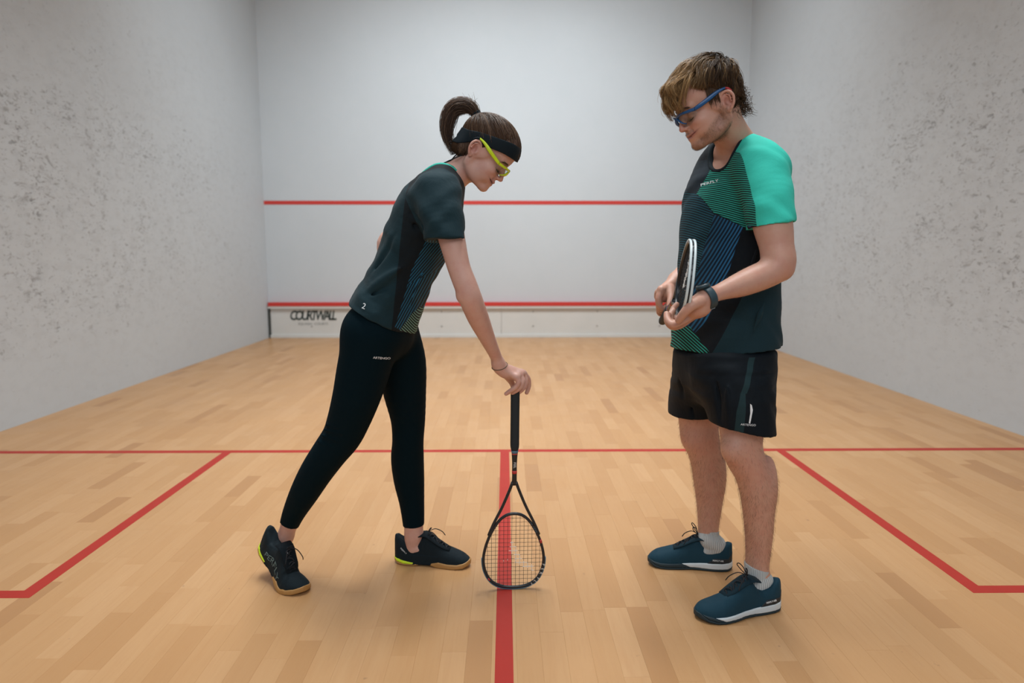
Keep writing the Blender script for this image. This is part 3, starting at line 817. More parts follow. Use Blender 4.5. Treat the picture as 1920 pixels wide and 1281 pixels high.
# hand over the racket butt
def pk(u, v, Y, r): return [*P(u, v, Y), r]
wr = pk(939, 690, 2.612, .0205)
S.cone(P(934, 684, 2.605), P(944, 697, 2.615), .0175, .0175, .02)
kn = [P(968, 706.5, 2.603), P(973, 702, 2.622), P(978, 699.5, 2.643), P(981, 700, 2.664)]
fing = [
    [pk(968, 706.5, 2.603, .0100), pk(972, 717.5, 2.600, .0088), pk(966, 727, 2.602, .0080), pk(957, 733, 2.608, .0074), pk(949, 738.5, 2.612, .0066)],
    [pk(973, 702.5, 2.622, .0105), pk(979.5, 714, 2.616, .0094), pk(976, 725.5, 2.613, .0086), pk(968, 732, 2.616, .0080), pk(961, 736.5, 2.620, .0072)],
    [pk(978, 700, 2.643, .0105), pk(984.5, 711, 2.642, .0096), pk(984, 722.5, 2.638, .0088), pk(979, 730.5, 2.634, .0080), pk(973, 735.5, 2.636, .0074)],
    [pk(981, 700, 2.664, .0102), pk(989, 708.5, 2.672, .0092), pk(991.5, 718.5, 2.676, .0082), pk(990.5, 728, 2.676, .0076), pk(987.5, 736.5, 2.674, .0068)]]
th = [pk(945, 698, 2.635, .0150), pk(954, 709, 2.668, .0120), pk(960.5, 719, 2.684, .0098), pk(963.5, 729, 2.680, .0088), pk(966, 737, 2.676, .0076)]
hand(S, wr, kn, fing, th, .0098, .0045)
S.cone(P(950, 701, 2.62), P(968, 708, 2.63), .016, .012, .012)
head(S, FW, False)
V, Q = S.mesh(1)
colw = face_colors(V, FW, (.60, .345, .27), False)
wbody = keep(put('body', mesh_np('body', V, Q, cols=colw), None, M_skin_w), woman)
face_extras(S, FW, woman, False, hair_mat('brow_brown', (.03, .017, .010), (.05, .03, .018), (.08, .05, .03), .5))
bc = P(936, 687, 2.606); bn = P(944, 697, 2.615) - P(924, 657, 2.58); bn /= np.linalg.norm(bn); b1 = np.cross(bn, [0, 1, 0]); b1 /= np.linalg.norm(b1); b2 = np.cross(bn, b1)
ringp = []
for a in np.linspace(0, 2 * math.pi, 28, endpoint=False):
    d = b1 * math.cos(a) + b2 * math.sin(a); rr = np.arange(.005, .05, .0008); dd_ = S.sample(bc + d * rr[:, None] + bn * .004 * math.cos(a)); j = np.flatnonzero(dd_ > 0)
    ringp.append(bc + d * (rr[j[0]] + .0006 if len(j) else .022) + bn * .004 * math.cos(a))
V, Q = tube(ringp, .0011, 6, closed=True); M_cord = mat('bracelet_cord', (.10, .065, .035), .8); keep(put('bracelet', mesh_np('bracelet', V, Q), None, M_cord), woman)
del S

# leggings: skin tight, waist to just above the ankles
M_legg = fabric('leggings_fabric', (.0015, .0085, .0125), .75, .03, (10, 10, 6), 0.0); M_legg.node_tree.nodes['Principled BSDF'].inputs['Specular IOR Level'].default_value = .06
S = SDF(axis(-.96, .004, -.22), axis(2.46, .004, 2.98), axis(.12, .004, .98), .04)
for Lg in (LEG_N, LEG_F):
    A = limb(Lg); A[:, 3] += .0035
    e = A[-1, :3]; d = A[-1, :3] - A[-2, :3]; d /= np.linalg.norm(d)
    S.clip = [(P(543, 984, 2.755) if Lg is LEG_N else P(776, 985, 2.86), (d[0], d[1] * .2 - (.12 if Lg is LEG_N else 0), d[2]))]
    if Lg is LEG_F: S.clip = [(P(776, 984.5, 2.86), (.05, 0, -1))]
    S.chain(A, .022); S.clip = []
T = nodes(TORSO)[:4]; T[:, 3:5] += .004
S.loft(T, UL, .02)
S.ell(P(694, 628, 2.60), PX(2.6, 54) * np.array([.95, 1, 1]), .03)
S.ell(P(704, 618, 2.74), PX(2.74, 52), .03)
def wrinkle(S, p, q, r, k=.006, op='u'): S.cone(p, q, r, r * .6, k, op)
# gathers behind and in front of the bent knee
for a, b, y0 in (((606, 806), (640, 812), 2.60), ((610, 797), (636, 800), 2.60), ((600, 816), (632, 826), 2.61), ((594, 828), (620, 838), 2.62)):
    p = P(a[0] + 2, a[1], y0 - .005); q = P(b[0], b[1], y0 - .03); wrinkle(S, p, q, .0035, .007)
V, Q = S.mesh(1)
leggings = keep(put('leggings', mesh_np('leggings', V, Q), None, M_legg), woman)
LEGG = S

# shirt
S = SDF(axis(-.60, .0035, -.06), axis(2.38, .0035, 2.98), axis(.86, .0035, 1.46), .04)
SH = [(708, 618, 2.66, 103, 68), (722, 588, 2.66, 99, 65.5), (740, 548, 2.66, 91, 59.5), (763, 497, 2.66, 86, 57.5), (788, 440, 2.66, 91, 62), (808, 393, 2.66, 96, 58), (824, 357, 2.66, 74, 40), (838, 333, 2.66, 36, 28)]
hemp = P(722, 597, 2.66); hemn = np.array([-.50, 0.0, -1.0])
S.clip = [(hemp, hemn)]
S.loft(nodes(SH), UL, .02); S.clip = []
# yoke between the shoulders
S.clip = []
S.chain(limb([(824, 366, 2.52, 38), (830, 352, 2.60, 34), (834, 347, 2.66, 33), (832, 352, 2.74, 34), (828, 364, 2.82, 36)]), .03)
armdir = np.array(P(848, 455, 2.475)) - np.array(P(824, 372, 2.52)); armdir /= np.linalg.norm(armdir)
S.clip = [(P(836, 451.5, 2.47), (0.02, -.1, -1.0))]
S.loft(nodes([(818, 364, 2.53, 40, 44), (824, 392, 2.50, 42, 43), (830, 424, 2.475, 39, 40), (838, 462, 2.46, 36, 39.5), (843, 490, 2.45, 36, 39.5)]), (0, 1, 0), .022)
S.chain(limb([(822, 364, 2.81, 42), (795, 392, 2.86, 38), (772, 416, 2.89, 33)]), .02)
S.clip = []
# folds: the cloth is pulled from the arm across the back, and hangs at the waist
def fold(us, r, Yo, op='u', k=.016):
    S.chain([[*P(u, v, Yo + dy), r * f] for (u, v, dy), f in zip(us, np.interp(np.linspace(0, 1, len(us)), [0, .5, 1], [.05, 1, .05]))], k, 3, op)
NS = 2.52
fold([(682, 556, .02), (708, 532, 0), (736, 512, -.01), (762, 498, -.015)], .0075, NS)
fold([(676, 570, .03), (702, 552, 0), (728, 536, -.01), (752, 520, -.015)], .006, NS, 's')
fold([(690, 588, .02), (712, 570, 0), (732, 556, -.01)], .006, NS)
fold([(700, 520, .04), (722, 478, .02), (738, 440, .0)], .006, NS, 's')
fold([(735, 560, -.02), (745, 530, -.02), (764, 488, -.02)], .006, NS, 's')
fold([(765, 590, 0), (778, 545, -.01), (795, 505, -.01)], .006, NS)
fold([(750, 600, 0), (757, 570, -.01), (772, 530, -.01)], .006, NS, 's')
fold([(772, 400, .0), (790, 420, -.03), (806, 438, -.05)], .006, NS - .02, 's')
fold([(756, 372, .08), (775, 386, .02), (800, 392, -.03)], .007, NS - .01)
fold([(760, 395, .05), (780, 425, .0), (792, 446, -.03)], .006, NS - .01, 's')
# the cloth stays closed over the arm and body
S.clip = [(P(836, 443, 2.47), (0.02, -.1, -1.0))]; A = limb(ARM_W[:4]); A[:, 3] += .004; S.chain(A, .004); S.clip = [(hemp, hemn)]
T = nodes(TORSO); T[:, 3:5] += .003; S.loft(T, UL, .004); S.clip = []
# neck opening and sleeve openings
NC = P(836, 322, 2.66); ND = np.array(P(856, 292, 2.66)) - NC; ND /= np.linalg.norm(ND)
S.plane(NC + ND * .002, ND, .004) if False else None
S.cone(NC - ND * .03, NC + ND * .08, .050, .052, .006, 's')
S.chain([[*P(849, 454, 2.475), PX(2.47, 31)], [*P(853, 480, 2.46), PX(2.46, 34)]], .003, 1, 's')
S.clip = []
# hem opening, so the shirt is a shell around the hips
T = nodes([(700, 640, 2.66, 101, 65), (714, 606, 2.66, 96, 61)]); S.loft(T, UL, .002, 1, 's', cap=.004)
V, Q = S.mesh(2)
dsp = .0016 * (np.sin(V @ np.array([55, 20, 38]) + 1.5 * np.sin(V @ np.array([15, -22, 31]))) + .7 * np.sin(V @ np.array([-35, 48, 66]) + 2 * np.sin(V @ np.array([31, 12, -17]))))
V = V + S.grad(V) * dsp[:, None]
M_wsh = fabric('woman_shirt_fabric', (.012, .03, .037), .8, .10, (9, 9, 9), .3)
t = NT(M_wsh); X = t.xyz(t.pos()); x_, z_ = X[0], X[2]
sheen = t.mix(t.noise(t.pos(), 700, 2), (.0060, .021, .027), (.0095, .030, .037))
side = half(t, x_, z_, *XZ(734, 607, 2.5), *XZ(756, 385, 2.5))           # left of: back panel
back_ = t.mix(side, (.0045, .008, .010), sheen)
H = lambda u, v, Y=2.6: hit(S, u, v, Y)
front = poly_mask(t, x_, z_, [H(741, 613), XZ(810, 650, 2.66), XZ(850, 480, 2.60), XZ(830, 446, 2.52), XZ(797, 452, 2.5), H(772, 505)])
s1 = stripes(t, x_, z_, math.radians(62), .0062, .38, 6)
s2 = stripes(t, x_, z_, math.radians(50), .0062, .38, 6)
upper_ = half(t, x_, z_, *XZ(760, 535, 2.5), *XZ(830, 500, 2.5))
blue = t.mix(t.noise(t.pos(), 9, 2), (.008, .06, .10), (.028, .18, .31))
fr = t.mix(t.math('MULTIPLY', t.mix(upper_, s1, s2), 1.0), (.0042, .010, .014), blue)
base_ = t.mix(front, back_, fr)
pale = poly_mask(t, x_, z_, [H(750, 619), XZ(800, 640, 2.66), XZ(792, 572, 2.66), H(773, 588)])
s3 = stripes(t, x_, z_, math.radians(118), .0056, .32, 6)
base_ = t.mix(pale, base_, t.mix(s3, (.0045, .010, .012), (.21, .42, .33)))
# sleeve panel is plain
slv = poly_mask(t, x_, z_, [XZ(795, 450, 2.47), XZ(885, 456, 2.47), XZ(875, 290, 2.5), XZ(800, 290, 2.5), XZ(757, 368, 2.5)])
nearside = t.math('LESS_THAN', X[1], 2.56)
t.color(t.mix(t.math('MULTIPLY', slv, nearside), base_, sheen))
wshirt = keep(put('shirt', mesh_np('shirt', V, Q), None, M_wsh), woman)
WSH = S
M_teal = fabric('teal_knit', (.055, .47, .36), .8, .05)
V, Q = band_near(WSH, NC - ND * .03, NC + ND * .08, .050, .052, .013, .0026)
keep(put('collar', mesh_np('collar', V, Q), None, M_teal), woman)['label'] = 'turquoise collar band'
# prints, laid on the cloth
M_white = mat('print_white', (.78, .80, .80), .5)
def snap_to(SS, off=.0008):
    """drop the print onto the cloth along the depth axis"""
    def f(W_, Z, zz):
        W_ = np.array(W_, float); y0 = float(SS.a[1][0]); n = len(W_); Yh = np.full(n, W_[:, 1].mean()); done = np.zeros(n, bool)
        for y in np.arange(y0, float(SS.a[1][-1]), .002):
            q = W_.copy(); q[:, 1] = y; hit = (SS.sample(q) < 0) & ~done; Yh[hit] = y; done |= hit
            if done.all(): break
        for _ in range(3):
            q = W_.copy(); q[:, 1] = Yh; Yh = Yh + np.clip(SS.sample(q), -.002, .002) * .7
        q = W_.copy(); q[:, 1] = Yh; g = SS.grad(q); return q + g * (off + np.maximum(zz, 0))[:, None]
    return f
place_text('print', '2', .0235, P(684.5, 574, 2.52), (1, 0, -.35), (.35, 0, 1), M_white, woman, snap=snap_to(WSH), extrude=.0005)
place_text('print', 'ARTENGO', .0100, P(716, 671, 2.53), (1, 0, -.18), (.18, 0, 1), M_white, woman, snap=snap_to(LEGG), extrude=.0005, spacing=.95)

# hair: brown cap, ponytail, stray strands
M_hair_w = hair_mat('brown_hair', (.028, .015, .009), (.085, .045, .026), (.22, .13, .075), .5)
M_band = fabric('headband_fabric', (.0045, .010, .014), .7, .03)
def cap_field(F, male=False, grow=.004, h=.0025):
    c = F.p(.01, 0, .05); Sx = SDF(axis(c[0] - .13, h, c[0] + .13), axis(c[1] - .10, h, c[1] + .10), axis(c[2] - .14, h, c[2] + .12), .04)
    k = F.k
    Sx.ell(F.p(.012, 0, .052), (np.array([.098, .074, .080]) + grow) * k, 0, 'u', F.M)
    Sx.ell(F.p(.038, 0, .058), (np.array([.070, .065, .064]) + grow) * k, .02, 'u', F.M)
    return Sx
HC = cap_field(FW, grow=.0085)
HC.ell(FW.p(-.045, 0, -.02), np.array([.041, .054, .042]) * FW.k, .02, 'u', FW.M)   # hair over the nape
# keep the face free: in front of the hairline plane
HC.plane(FW.p(.090, 0, .075), FW.f * .72 - FW.u * .70, .004)
HC.plane(FW.p(-.006, 0, -.018), FW.f * .86 - FW.u * .50, .004)
HC.plane(FW.p(0, 0, -.052), -FW.u, .006)
V, Q = HC.mesh(1)
M_cap_w = mat('hair_under_brown', (.045, .025, .015), .95, Specular_IOR_Level=0.0)
wcap = keep(put('hair', mesh_np('hair', V, Q), None, M_cap_w), woman)
def on_scalp(L, grow):       # local points pushed onto the skull ellipsoid + grow
    L = np.asarray(L, float); c = np.array([.016, 0, .053]); r = np.array([.099, .0745, .0815]) + grow
    d = (L - c) / r; n = np.linalg.norm(d, axis=1)[:, None]
    return c + d / n * r
base_l = FW.inv(np.array([P(894, 216, 2.645)]))[0]
paths = []
cs_, rs_ = np.array([.016, 0, .053]), np.array([.099, .0745, .0815])
for i in range(2300):         # combed back over the skull to the tie
    v = RNG.normal(0, 1, 3); v /= np.linalg.norm(v); root = cs_ + v * rs_
    if root[2] < .035 + np.clip(root[0], -.1, .1) * .35: continue
    en = base_l + RNG.normal(0, .006, 3); tt = np.linspace(0, RNG.uniform(.55, 1.0), 9)[:, None]
    L = root * (1 - tt) + en * tt; L[:, 2] += .012 * np.sin(tt[:, 0] * math.pi)
    g_ = .0075 + .0040 * RNG.random(); L = on_scalp(L, g_)
    paths.append(FW.pts(L))
for i in range(260):          # behind the ear, under the band, swept up and back
    s = RNG.choice([-1, 1]); x0 = RNG.uniform(-.045, -.004); st = np.array([x0, s * .058, -.045 + RNG.uniform(-.012, .02) - .4 * x0 * 0])
    en = np.array([x0 - .035, s * .055, .03]); tt = np.linspace(0, .8, 6)[:, None]; L = st * (1 - tt) + en * tt
    g = HC.grad(FW.pts(L)); d = HC.sample(FW.pts(L)); W_ = FW.pts(L) - g * (d - .0008)[:, None]
    paths.append(W_)
hair_strands('hair_strand_layer', paths, .0007, M_hair_w, woman)
PT = [P(895, 216, 2.645), P(884, 203, 2.645), P(868, 198, 2.645), P(851, 205, 2.645), P(841, 224, 2.645), P(838, 247, 2.645), P(843, 270, 2.645), P(850, 290, 2.645)]
PTc = cr(PT, 3); paths = []
tn = np.linspace(0, 1, len(PTc))
Rr = np.interp(tn, [0, .12, .35, .6, .85, 1], [.010, .018, .026, .024, .015, .006])
Tg = np.gradient(PTc, axis=0); Tg /= np.linalg.norm(Tg, axis=1)[:, None]; Bn = np.array([0, 1, 0.]); Nn = np.cross(Tg, Bn)
for i in range(480):
    q = math.sqrt(RNG.random()); a = RNG.uniform(0, 6.283); ph = RNG.integers(0, 7) * .9; am = RNG.uniform(.001, .0055)
    rr = Rr * q
    end = RNG.integers(len(PTc) - 5, len(PTc) + 1)
    inner = np.maximum(0, math.cos(a)) * .012 * tn * 1.2
    W_ = PTc + Nn * (rr * math.cos(a) + am * np.sin(tn * 9 + ph))[:, None] + Bn * (rr * math.sin(a) + am * np.cos(tn * 7 + ph))[:, None]
    paths.append(W_[:end])
for i in range(26):
    st = PTc[3] + RNG.normal(0, .012, 3); d = np.array([RNG.normal(-.1, .5), RNG.normal(0, .4), 1.0]); d /= np.linalg.norm(d)
    tt = np.linspace(0, 1, 5)[:, None]; paths.append(st + d * tt * .03 + np.array([.014, 0, -.008]) * tt ** 2 * RNG.uniform(-1, 1))
hair_strands('ponytail', paths, .00085, M_hair_w, woman)
tie = [P(896, 216, 2.645) + np.array(v) for v in []]
tp = P(894, 216, 2.645); td = (PTc[1] - PTc[0]); td /= np.linalg.norm(td); n1 = np.cross(td, [0, 1, 0]); parts = []
for k_ in range(3):
    parts.append(tube([tp + td * (k_ - 1) * .006 + n1 * math.cos(a) * .0125 + np.array([0, 1, 0]) * math.sin(a) * .0125 for a in np.linspace(0, 6.283, 16, endpoint=False)], .0036, 6, closed=True))
V, Q = merge(parts); keep(put('hair_tie', mesh_np('hair_tie', V, Q), None, M_band), woman)
# headband
HB = cap_field(FW, grow=.0102, h=.0017)
HB.ell(FW.p(-.045, 0, -.02), np.array([.044, .056, .045]) * FW.k, .03, 'u', FW.M)
x, y, z = HB.a[0][:, None, None], HB.a[1][None, :, None], HB.a[2][None, None, :]
lx = ((x - FW.O[0]) * FW.f[0] + (y - FW.O[1]) * FW.f[1] + (z - FW.O[2]) * FW.f[2]) / FW.k
lz = ((x - FW.O[0]) * FW.u[0] + (y - FW.O[1]) * FW.u[1] + (z - FW.O[2]) * FW.u[2]) / FW.k
zc = np.interp(lx, [-.10, -.06, -.02, .03, .08, .12], [-.004, .008, .038, .058, .078, .088])
hw_ = np.interp(lx, [-.10, -.06, -.02, .03, .12], [.030, .028, .019, .0205, .0235])
HB.D = np.maximum(HB.D, (np.abs(lz - zc) - hw_).astype(np.float32)); del lx, lz, zc, hw_
V, Q = HB.mesh(2)
keep(put('headband', mesh_np('headband', V, Q), None, M_band), woman)['label'] = 'wide black headband'
st = [cr([P(866, 291, 2.60), P(852, 297, 2.60), P(840, 302, 2.61), P(829, 308, 2.62)], 4), cr([P(868, 289, 2.61), P(856, 290, 2.63), P(846, 300, 2.63), P(833, 305, 2.64)], 4)]
V, Q = merge([tube(p, .0014, 6, r2=.004) for p in st]); keep(put('tie_end', mesh_np('tie_end', V, Q), None, M_band), woman)

# protective glasses
def glasses(F, person, m_frame, m_tip, m_lens, lab, drop=0.0, wide=0.0):
    """wrap-around frame: brow bar, temples, nose piece; clear lenses"""
    person = part('glasses', person, label=lab)
    parts = []
    hinge = np.array([.088, .066, .022 + drop])
    bar = cr([(.088, -.066, .022), (.106, -.052, .024), (.118, -.030, .026), (.1235, -.012, .024), (.1225, 0, .021), (.1235, .012, .024), (.118, .030, .026), (.106, .052, .024), (.088, .066, .022)], 4) + np.array([0, 0, drop])
    r2 = np.interp(np.linspace(-1, 1, len(bar)), [-1, -.7, -.3, 0, .3, .7, 1], [.0050, .0040, .0034, .0030, .0034, .0040, .0050])
    V, Q = tube(F.pts(bar), .0018 * F.k, 8, r2=r2 * F.k, up=F.f + 1e-3); parts.append((V, Q))
    for s in (-1, 1):            # pads beside the nose
        pd = cr([(.1225, s * .004, .020 + drop), (.121, s * .012, .010 + drop), (.116, s * .0175, .001 + drop), (.108, s * .022, -.005 + drop)], 4)
        parts.append(tube(F.pts(pd), .0024 * F.k, 8, r2=np.interp(np.linspace(0, 1, len(pd)), [0, .5, 1], [.004, .0062, .0035]) * F.k))
        lw = cr([(.1205, s * .020, .004 + drop), (.116, s * .034, -.001 + drop), (.108, s * .050, .004 + drop)], 3)
    V, Q = merge(parts); fr_ = keep(put('glasses_frame', mesh_np('glasses_frame', V, Q), None, m_frame), person)
    for s in (-1, 1):
        tmp = cr([(.090, s * .066, .022 + drop), (.070, s * .0745, .026 + drop * .9), (.045, s * (.079 + wide), .032 + drop * .6), (.022, s * (.0815 + wide), .038 + drop * .3), (.004, s * (.0830 + wide), .0405), (-.008, s * (.0835 + wide), .040)], 4)
        r2 = np.interp(np.linspace(0, 1, len(tmp)), [0, .15, .45, .8, 1], [.0050, .0060, .0062, .0036, .003])
        V, Q = tube(F.pts(tmp), .0016 * F.k, 8, r2=r2 * F.k, up=F.r * 1.0)
        keep(put('temple_arm', mesh_np('temple_arm', V, Q), None, m_frame), person)
        tip = cr([(-.006, s * (.0835 + wide), .0402), (-.014, s * (.0825 + wide), .036), (-.022, s * .080, .026)], 4)
        V, Q = tube(F.pts(tip), .0020 * F.k, 8, r2=.0034 * F.k, up=F.r * 1.0); keep(put('temple_tip', mesh_np('temple_tip', V, Q), None, m_tip), person)
        rows = []; n = 9
        for i in range(n):
            a = i / (n - 1); yy = .008 + .056 * a; xt = .1225 - .034 * a ** 2.2
            row = []
            for j in range(7):
                b = j / 6; lowz = .021 - (.036 * math.sin(math.pi * min(1, (a * .86 + .14))) ** .55)
                row.append((xt - .004 * b - .003 * b * b, s * (yy + .001 * b), .022 + (lowz - .021) * b + drop))
            rows.append(row)
        A = np.array(rows).reshape(-1, 3); W1 = F.pts(A); W2_ = F.pts(A - np.array([.0013, 0, 0]))
        Q = []
        for i in range(n - 1):
            for j in range(6):
                a0 = i * 7 + j; q = [a0, a0 + 1, a0 + 8, a0 + 7]; Q.append(q); Q.append([v + n * 7 for v in q[::-1]])
        edge = [i * 7 for i in range(n)] + [(n - 1) * 7 + j for j in range(1, 7)] + [i * 7 + 6 for i in range(n - 2, -1, -1)] + [j for j in range(5, 0, -1)]
        for a0, b0 in zip(edge, edge[1:] + edge[:1]): Q.append([a0, b0, b0 + n * 7, a0 + n * 7])
        keep(put('lens', mesh_np('lens', np.concatenate([W1, W2_]), Q), None, m_lens), person)
M_lens = bpy.data.materials.new('clear_lens'); M_lens.use_nodes = True; nt = M_lens.node_tree; nt.nodes.clear()
o_ = nt.nodes.new('ShaderNodeOutputMaterial'); tr = nt.nodes.new('ShaderNodeBsdfTransparent'); gl = nt.nodes.new('ShaderNodeBsdfGlossy'); mxs = nt.nodes.new('ShaderNodeMixShader')
gl.inputs['Roughness'].default_value = .03; mxs.inputs[0].default_value = .03; tr.inputs[0].default_value = (.90, .92, .92, 1)
nt.links.new(tr.outputs[0], mxs.inputs[1]); nt.links.new(gl.outputs[0], mxs.inputs[2]); nt.links.new(mxs.outputs[0], o_.inputs[0])
M_neon = mat('neon_yellow_plastic', (.62, .78, .015), .32)
M_blue = mat('blue_plastic', (.006, .075, .22), .28)
M_redtip = mat('red_rubber', (.45, .03, .035), .5)
glasses(FW, woman, M_neon, M_band, M_lens, 'neon yellow protective glasses', wide=.0062)
# ------------------------------------------------------------------ the man
man = empty('person', (.67, 2.68, 0), label='person in a dark striped shirt with turquoise sleeves and black shorts looking at a racket', category='person')
FM = frame_from(P(1343.5, 204, 2.56), math.radians(180 + 5), math.radians(24), math.radians(0), 1.0)
S = SDF(axis(.36, .002, .52, .0028, .80, .004, 1.02), axis(2.28, .0025, 2.68, .0032, 3.06), axis(.04, .0045, .82, .0022, 1.04, .0045, 1.38, .002, 1.74), .04)
UM = (.42, -.9, 0)
TORM = [(1352, 690, 2.68, 84, 58), (1356, 640, 2.68, 84, 62), (1360, 560, 2.68, 82, 60), (1366, 480, 2.68, 88, 64), (1372, 410, 2.68, 96, 68), (1378, 350, 2.68, 92, 58), (1380, 310, 2.67, 56, 36), (1376, 285, 2.65, 34, 30)]
S.loft(nodes(TORM), UM, .02)
MLEG_N = [(1386, 690, 2.57, 50), (1388, 740, 2.545, 50), (1390, 790, 2.535, 43), (1391, 832, 2.525, 38.5), (1397, 858, 2.525, 36.5), (1410, 886, 2.53, 33.5), (1419, 920, 2.535, 32.5), (1422, 955, 2.54, 30), (1423, 990, 2.545, 27.5), (1422, 1025, 2.55, 24.5), (1420, 1055, 2.552, 22.8), (1419, 1080, 2.552, 22)]
MLEG_F = [(1324, 690, 2.78, 46), (1312, 740, 2.79, 46), (1310, 785, 2.80, 38), (1312, 815, 2.80, 36), (1320, 842, 2.805, 32.5), (1326, 870, 2.81, 30.5), (1329, 902, 2.815, 29), (1330, 940, 2.82, 25), (1329, 970, 2.82, 21.5), (1328, 995, 2.82, 19.5), (1329, 1015, 2.82, 19)]
for Lg in (MLEG_N, MLEG_F): S.chain(limb(Lg), .025)
for (u, v, Y) in ((1362, 843, 2.49), (1287, 822, 2.775)): S.ell(P(u + 12, v, Y + .01), (.034, .036, .042), .02)   # kneecaps
S.ell(P(1438, 905, 2.545), (.028, .036, .085), .03); S.ell(P(1344, 888, 2.825), (.026, .034, .08), .03)     # calves
S.chain([[*P(1419, 1075, 2.545), .032], [.818, 2.535, .075, .029], [.74, 2.510, .05, .022], [.66, 2.480, .035, .018], [.61, 2.465, .03, .013]], .012)
S.chain([[*P(1329, 1010, 2.81), .032], [.755, 2.805, .075, .029], [.68, 2.815, .05, .022], [.60, 2.83, .035, .018], [.55, 2.84, .03, .013]], .012)
S.loft(nodes([(1388, 292, 2.66, 50, 40), (1382, 272, 2.64, 36, 32), (1370, 252, 2.61, 33, 31), (1358, 232, 2.585, 33, 33), (1352, 215, 2.575, 34, 34)]), UM, .02)
# near (left) arm, bent at the elbow
ARM_M = [(1426, 322, 2.53, 35), (1438, 370, 2.485, 35), (1448, 418, 2.445, 35.5), (1455, 455, 2.43, 31.5), (1460, 488, 2.42, 27), (1454, 504, 2.415, 26.5), (1436, 514, 2.41, 26.5), (1410, 525, 2.40, 25.5), (1385, 535, 2.385, 22.5), (1360, 544, 2.37, 17.5), (1340, 552, 2.355, 14.5), (1324, 560, 2.345, 13.8)]
S.chain(limb(ARM_M[:5]), .02, kk=.01); S.chain(limb(ARM_M[4:]), .025)
S.ell(P(1470, 507, 2.42), PX(2.42, 16), .018)
# far (right) arm: the forearm comes round the front of the belly
S.chain(limb([(1345, 330, 2.84, 36), (1335, 400, 2.90, 32), (1330, 460, 2.95, 26), (1318, 490, 2.955, 22), (1292, 505, 2.94, 19), (1268, 526, 2.915, 15)]), .02)
# left hand: palm up under the rim, thumb on top
wr = pk(1322, 561, 2.345, .0270)
S.cone(P(1326, 556, 2.345), P(1308, 573, 2.352), .0225, .024, .02)
kn = [P(1297, 589, 2.362), P(1296, 590, 2.385), P(1293, 588, 2.405), P(1290, 584, 2.425)]
S.cone(P(1314, 571, 2.35), P(1298, 584, 2.372), .025, .022, .015)
S.ell(P(1306, 578, 2.352), (.036, .030, .026), .015)
fing = [
    [pk(1296, 592, 2.362, .0120), pk(1278, 603, 2.355, .0112), pk(1262, 609, 2.362, .0105), pk(1252, 600, 2.380, .0098), pk(1250, 589, 2.395, .0088)],
    [pk(1295, 595, 2.382, .0120), pk(1276, 609, 2.378, .0112), pk(1260, 612, 2.385, .0105), pk(1251, 601, 2.402, .0095), pk(1253, 590, 2.415, .0085)],
    [pk(1292, 593, 2.402, .0115), pk(1272, 606, 2.402, .0108), pk(1258, 604, 2.412, .0100), pk(1256, 592, 2.428, .0092), pk(1262, 583, 2.438, .0082)],
    [pk(1290, 588, 2.422, .0105), pk(1272, 598, 2.428, .0098), pk(1260, 592, 2.440, .0092), pk(1262, 580, 2.452, .0086), pk(1269, 571, 2.455, .0076)]]
th = [pk(1312, 566, 2.325, .0165), pk(1299, 571, 2.308, .0150), pk(1287, 582, 2.310, .0128), pk(1279, 592, 2.322, .0120), pk(1273, 600, 2.333, .0105)]
hand(S, wr, kn, fing, th, .0118, .005)
# right hand: closed round the handle, knuckles to the left
wr2 = pk(1266, 527, 2.905, .0270)
S.cone(P(1268, 524, 2.91), P(1255, 540, 2.89), .023, .022, .02)
kn2 = [P(1240, 543, 2.845), P(1236, 549, 2.868), P(1235, 556, 2.890), P(1236, 564, 2.912)]
f2 = []
for i, (u, v, Y) in enumerate([(1240, 543, 2.845), (1236, 549, 2.868), (1235, 556, 2.890), (1236, 564, 2.912)]):
    f2.append([pk(u, v, Y, .0125 - .0006 * i), pk(1234.5 + i * .2, v + 17, Y - .006, .0112 - .0005 * i), pk(1236.5, v + 30 - i * 2, Y - .004, .0104 - .0005 * i), pk(1244, v + 36 - i * 3, Y, .0096 - .0004 * i), pk(1250, v + 30 - i * 2, Y + .002, .0088 - .0004 * i)])
th2 = [pk(1256, 541, 2.862, .0160), pk(1258, 556, 2.835, .0130), pk(1256, 568, 2.818, .0112), pk(1254, 579, 2.808, .0096)]
hand(S, wr2, kn2, f2, th2, .0125, .005)
S.ell(P(1249, 551, 2.875), (.030, .032, .030), .015)
head(S, FM, True)
V, Q = S.mesh(1)
colm = face_colors(V, FM, (.54, .295, .21), True)
# darker hair shadow on the shins comes from the hairs themselves; knees a touch redder
kneew = np.exp(-((V[:, 2] - .47) / .05) ** 2) * (V[:, 2] < .6)
colm = colm * (1 - .25 * kneew[:, None]) + np.array([.56, .25, .19]) * .25 * kneew[:, None]
elb = np.exp(-(((V - P(1470, 505, 2.40)) ** 2).sum(1)) / .03 ** 2); colm = colm * (1 - .35 * elb[:, None]) + np.array([.55, .22, .17]) * .35 * elb[:, None]
mbody = keep(put('body', mesh_np('body', V, Q, cols=colm), None, M_skin_m), man)
MV = V; MB = S; MN = None
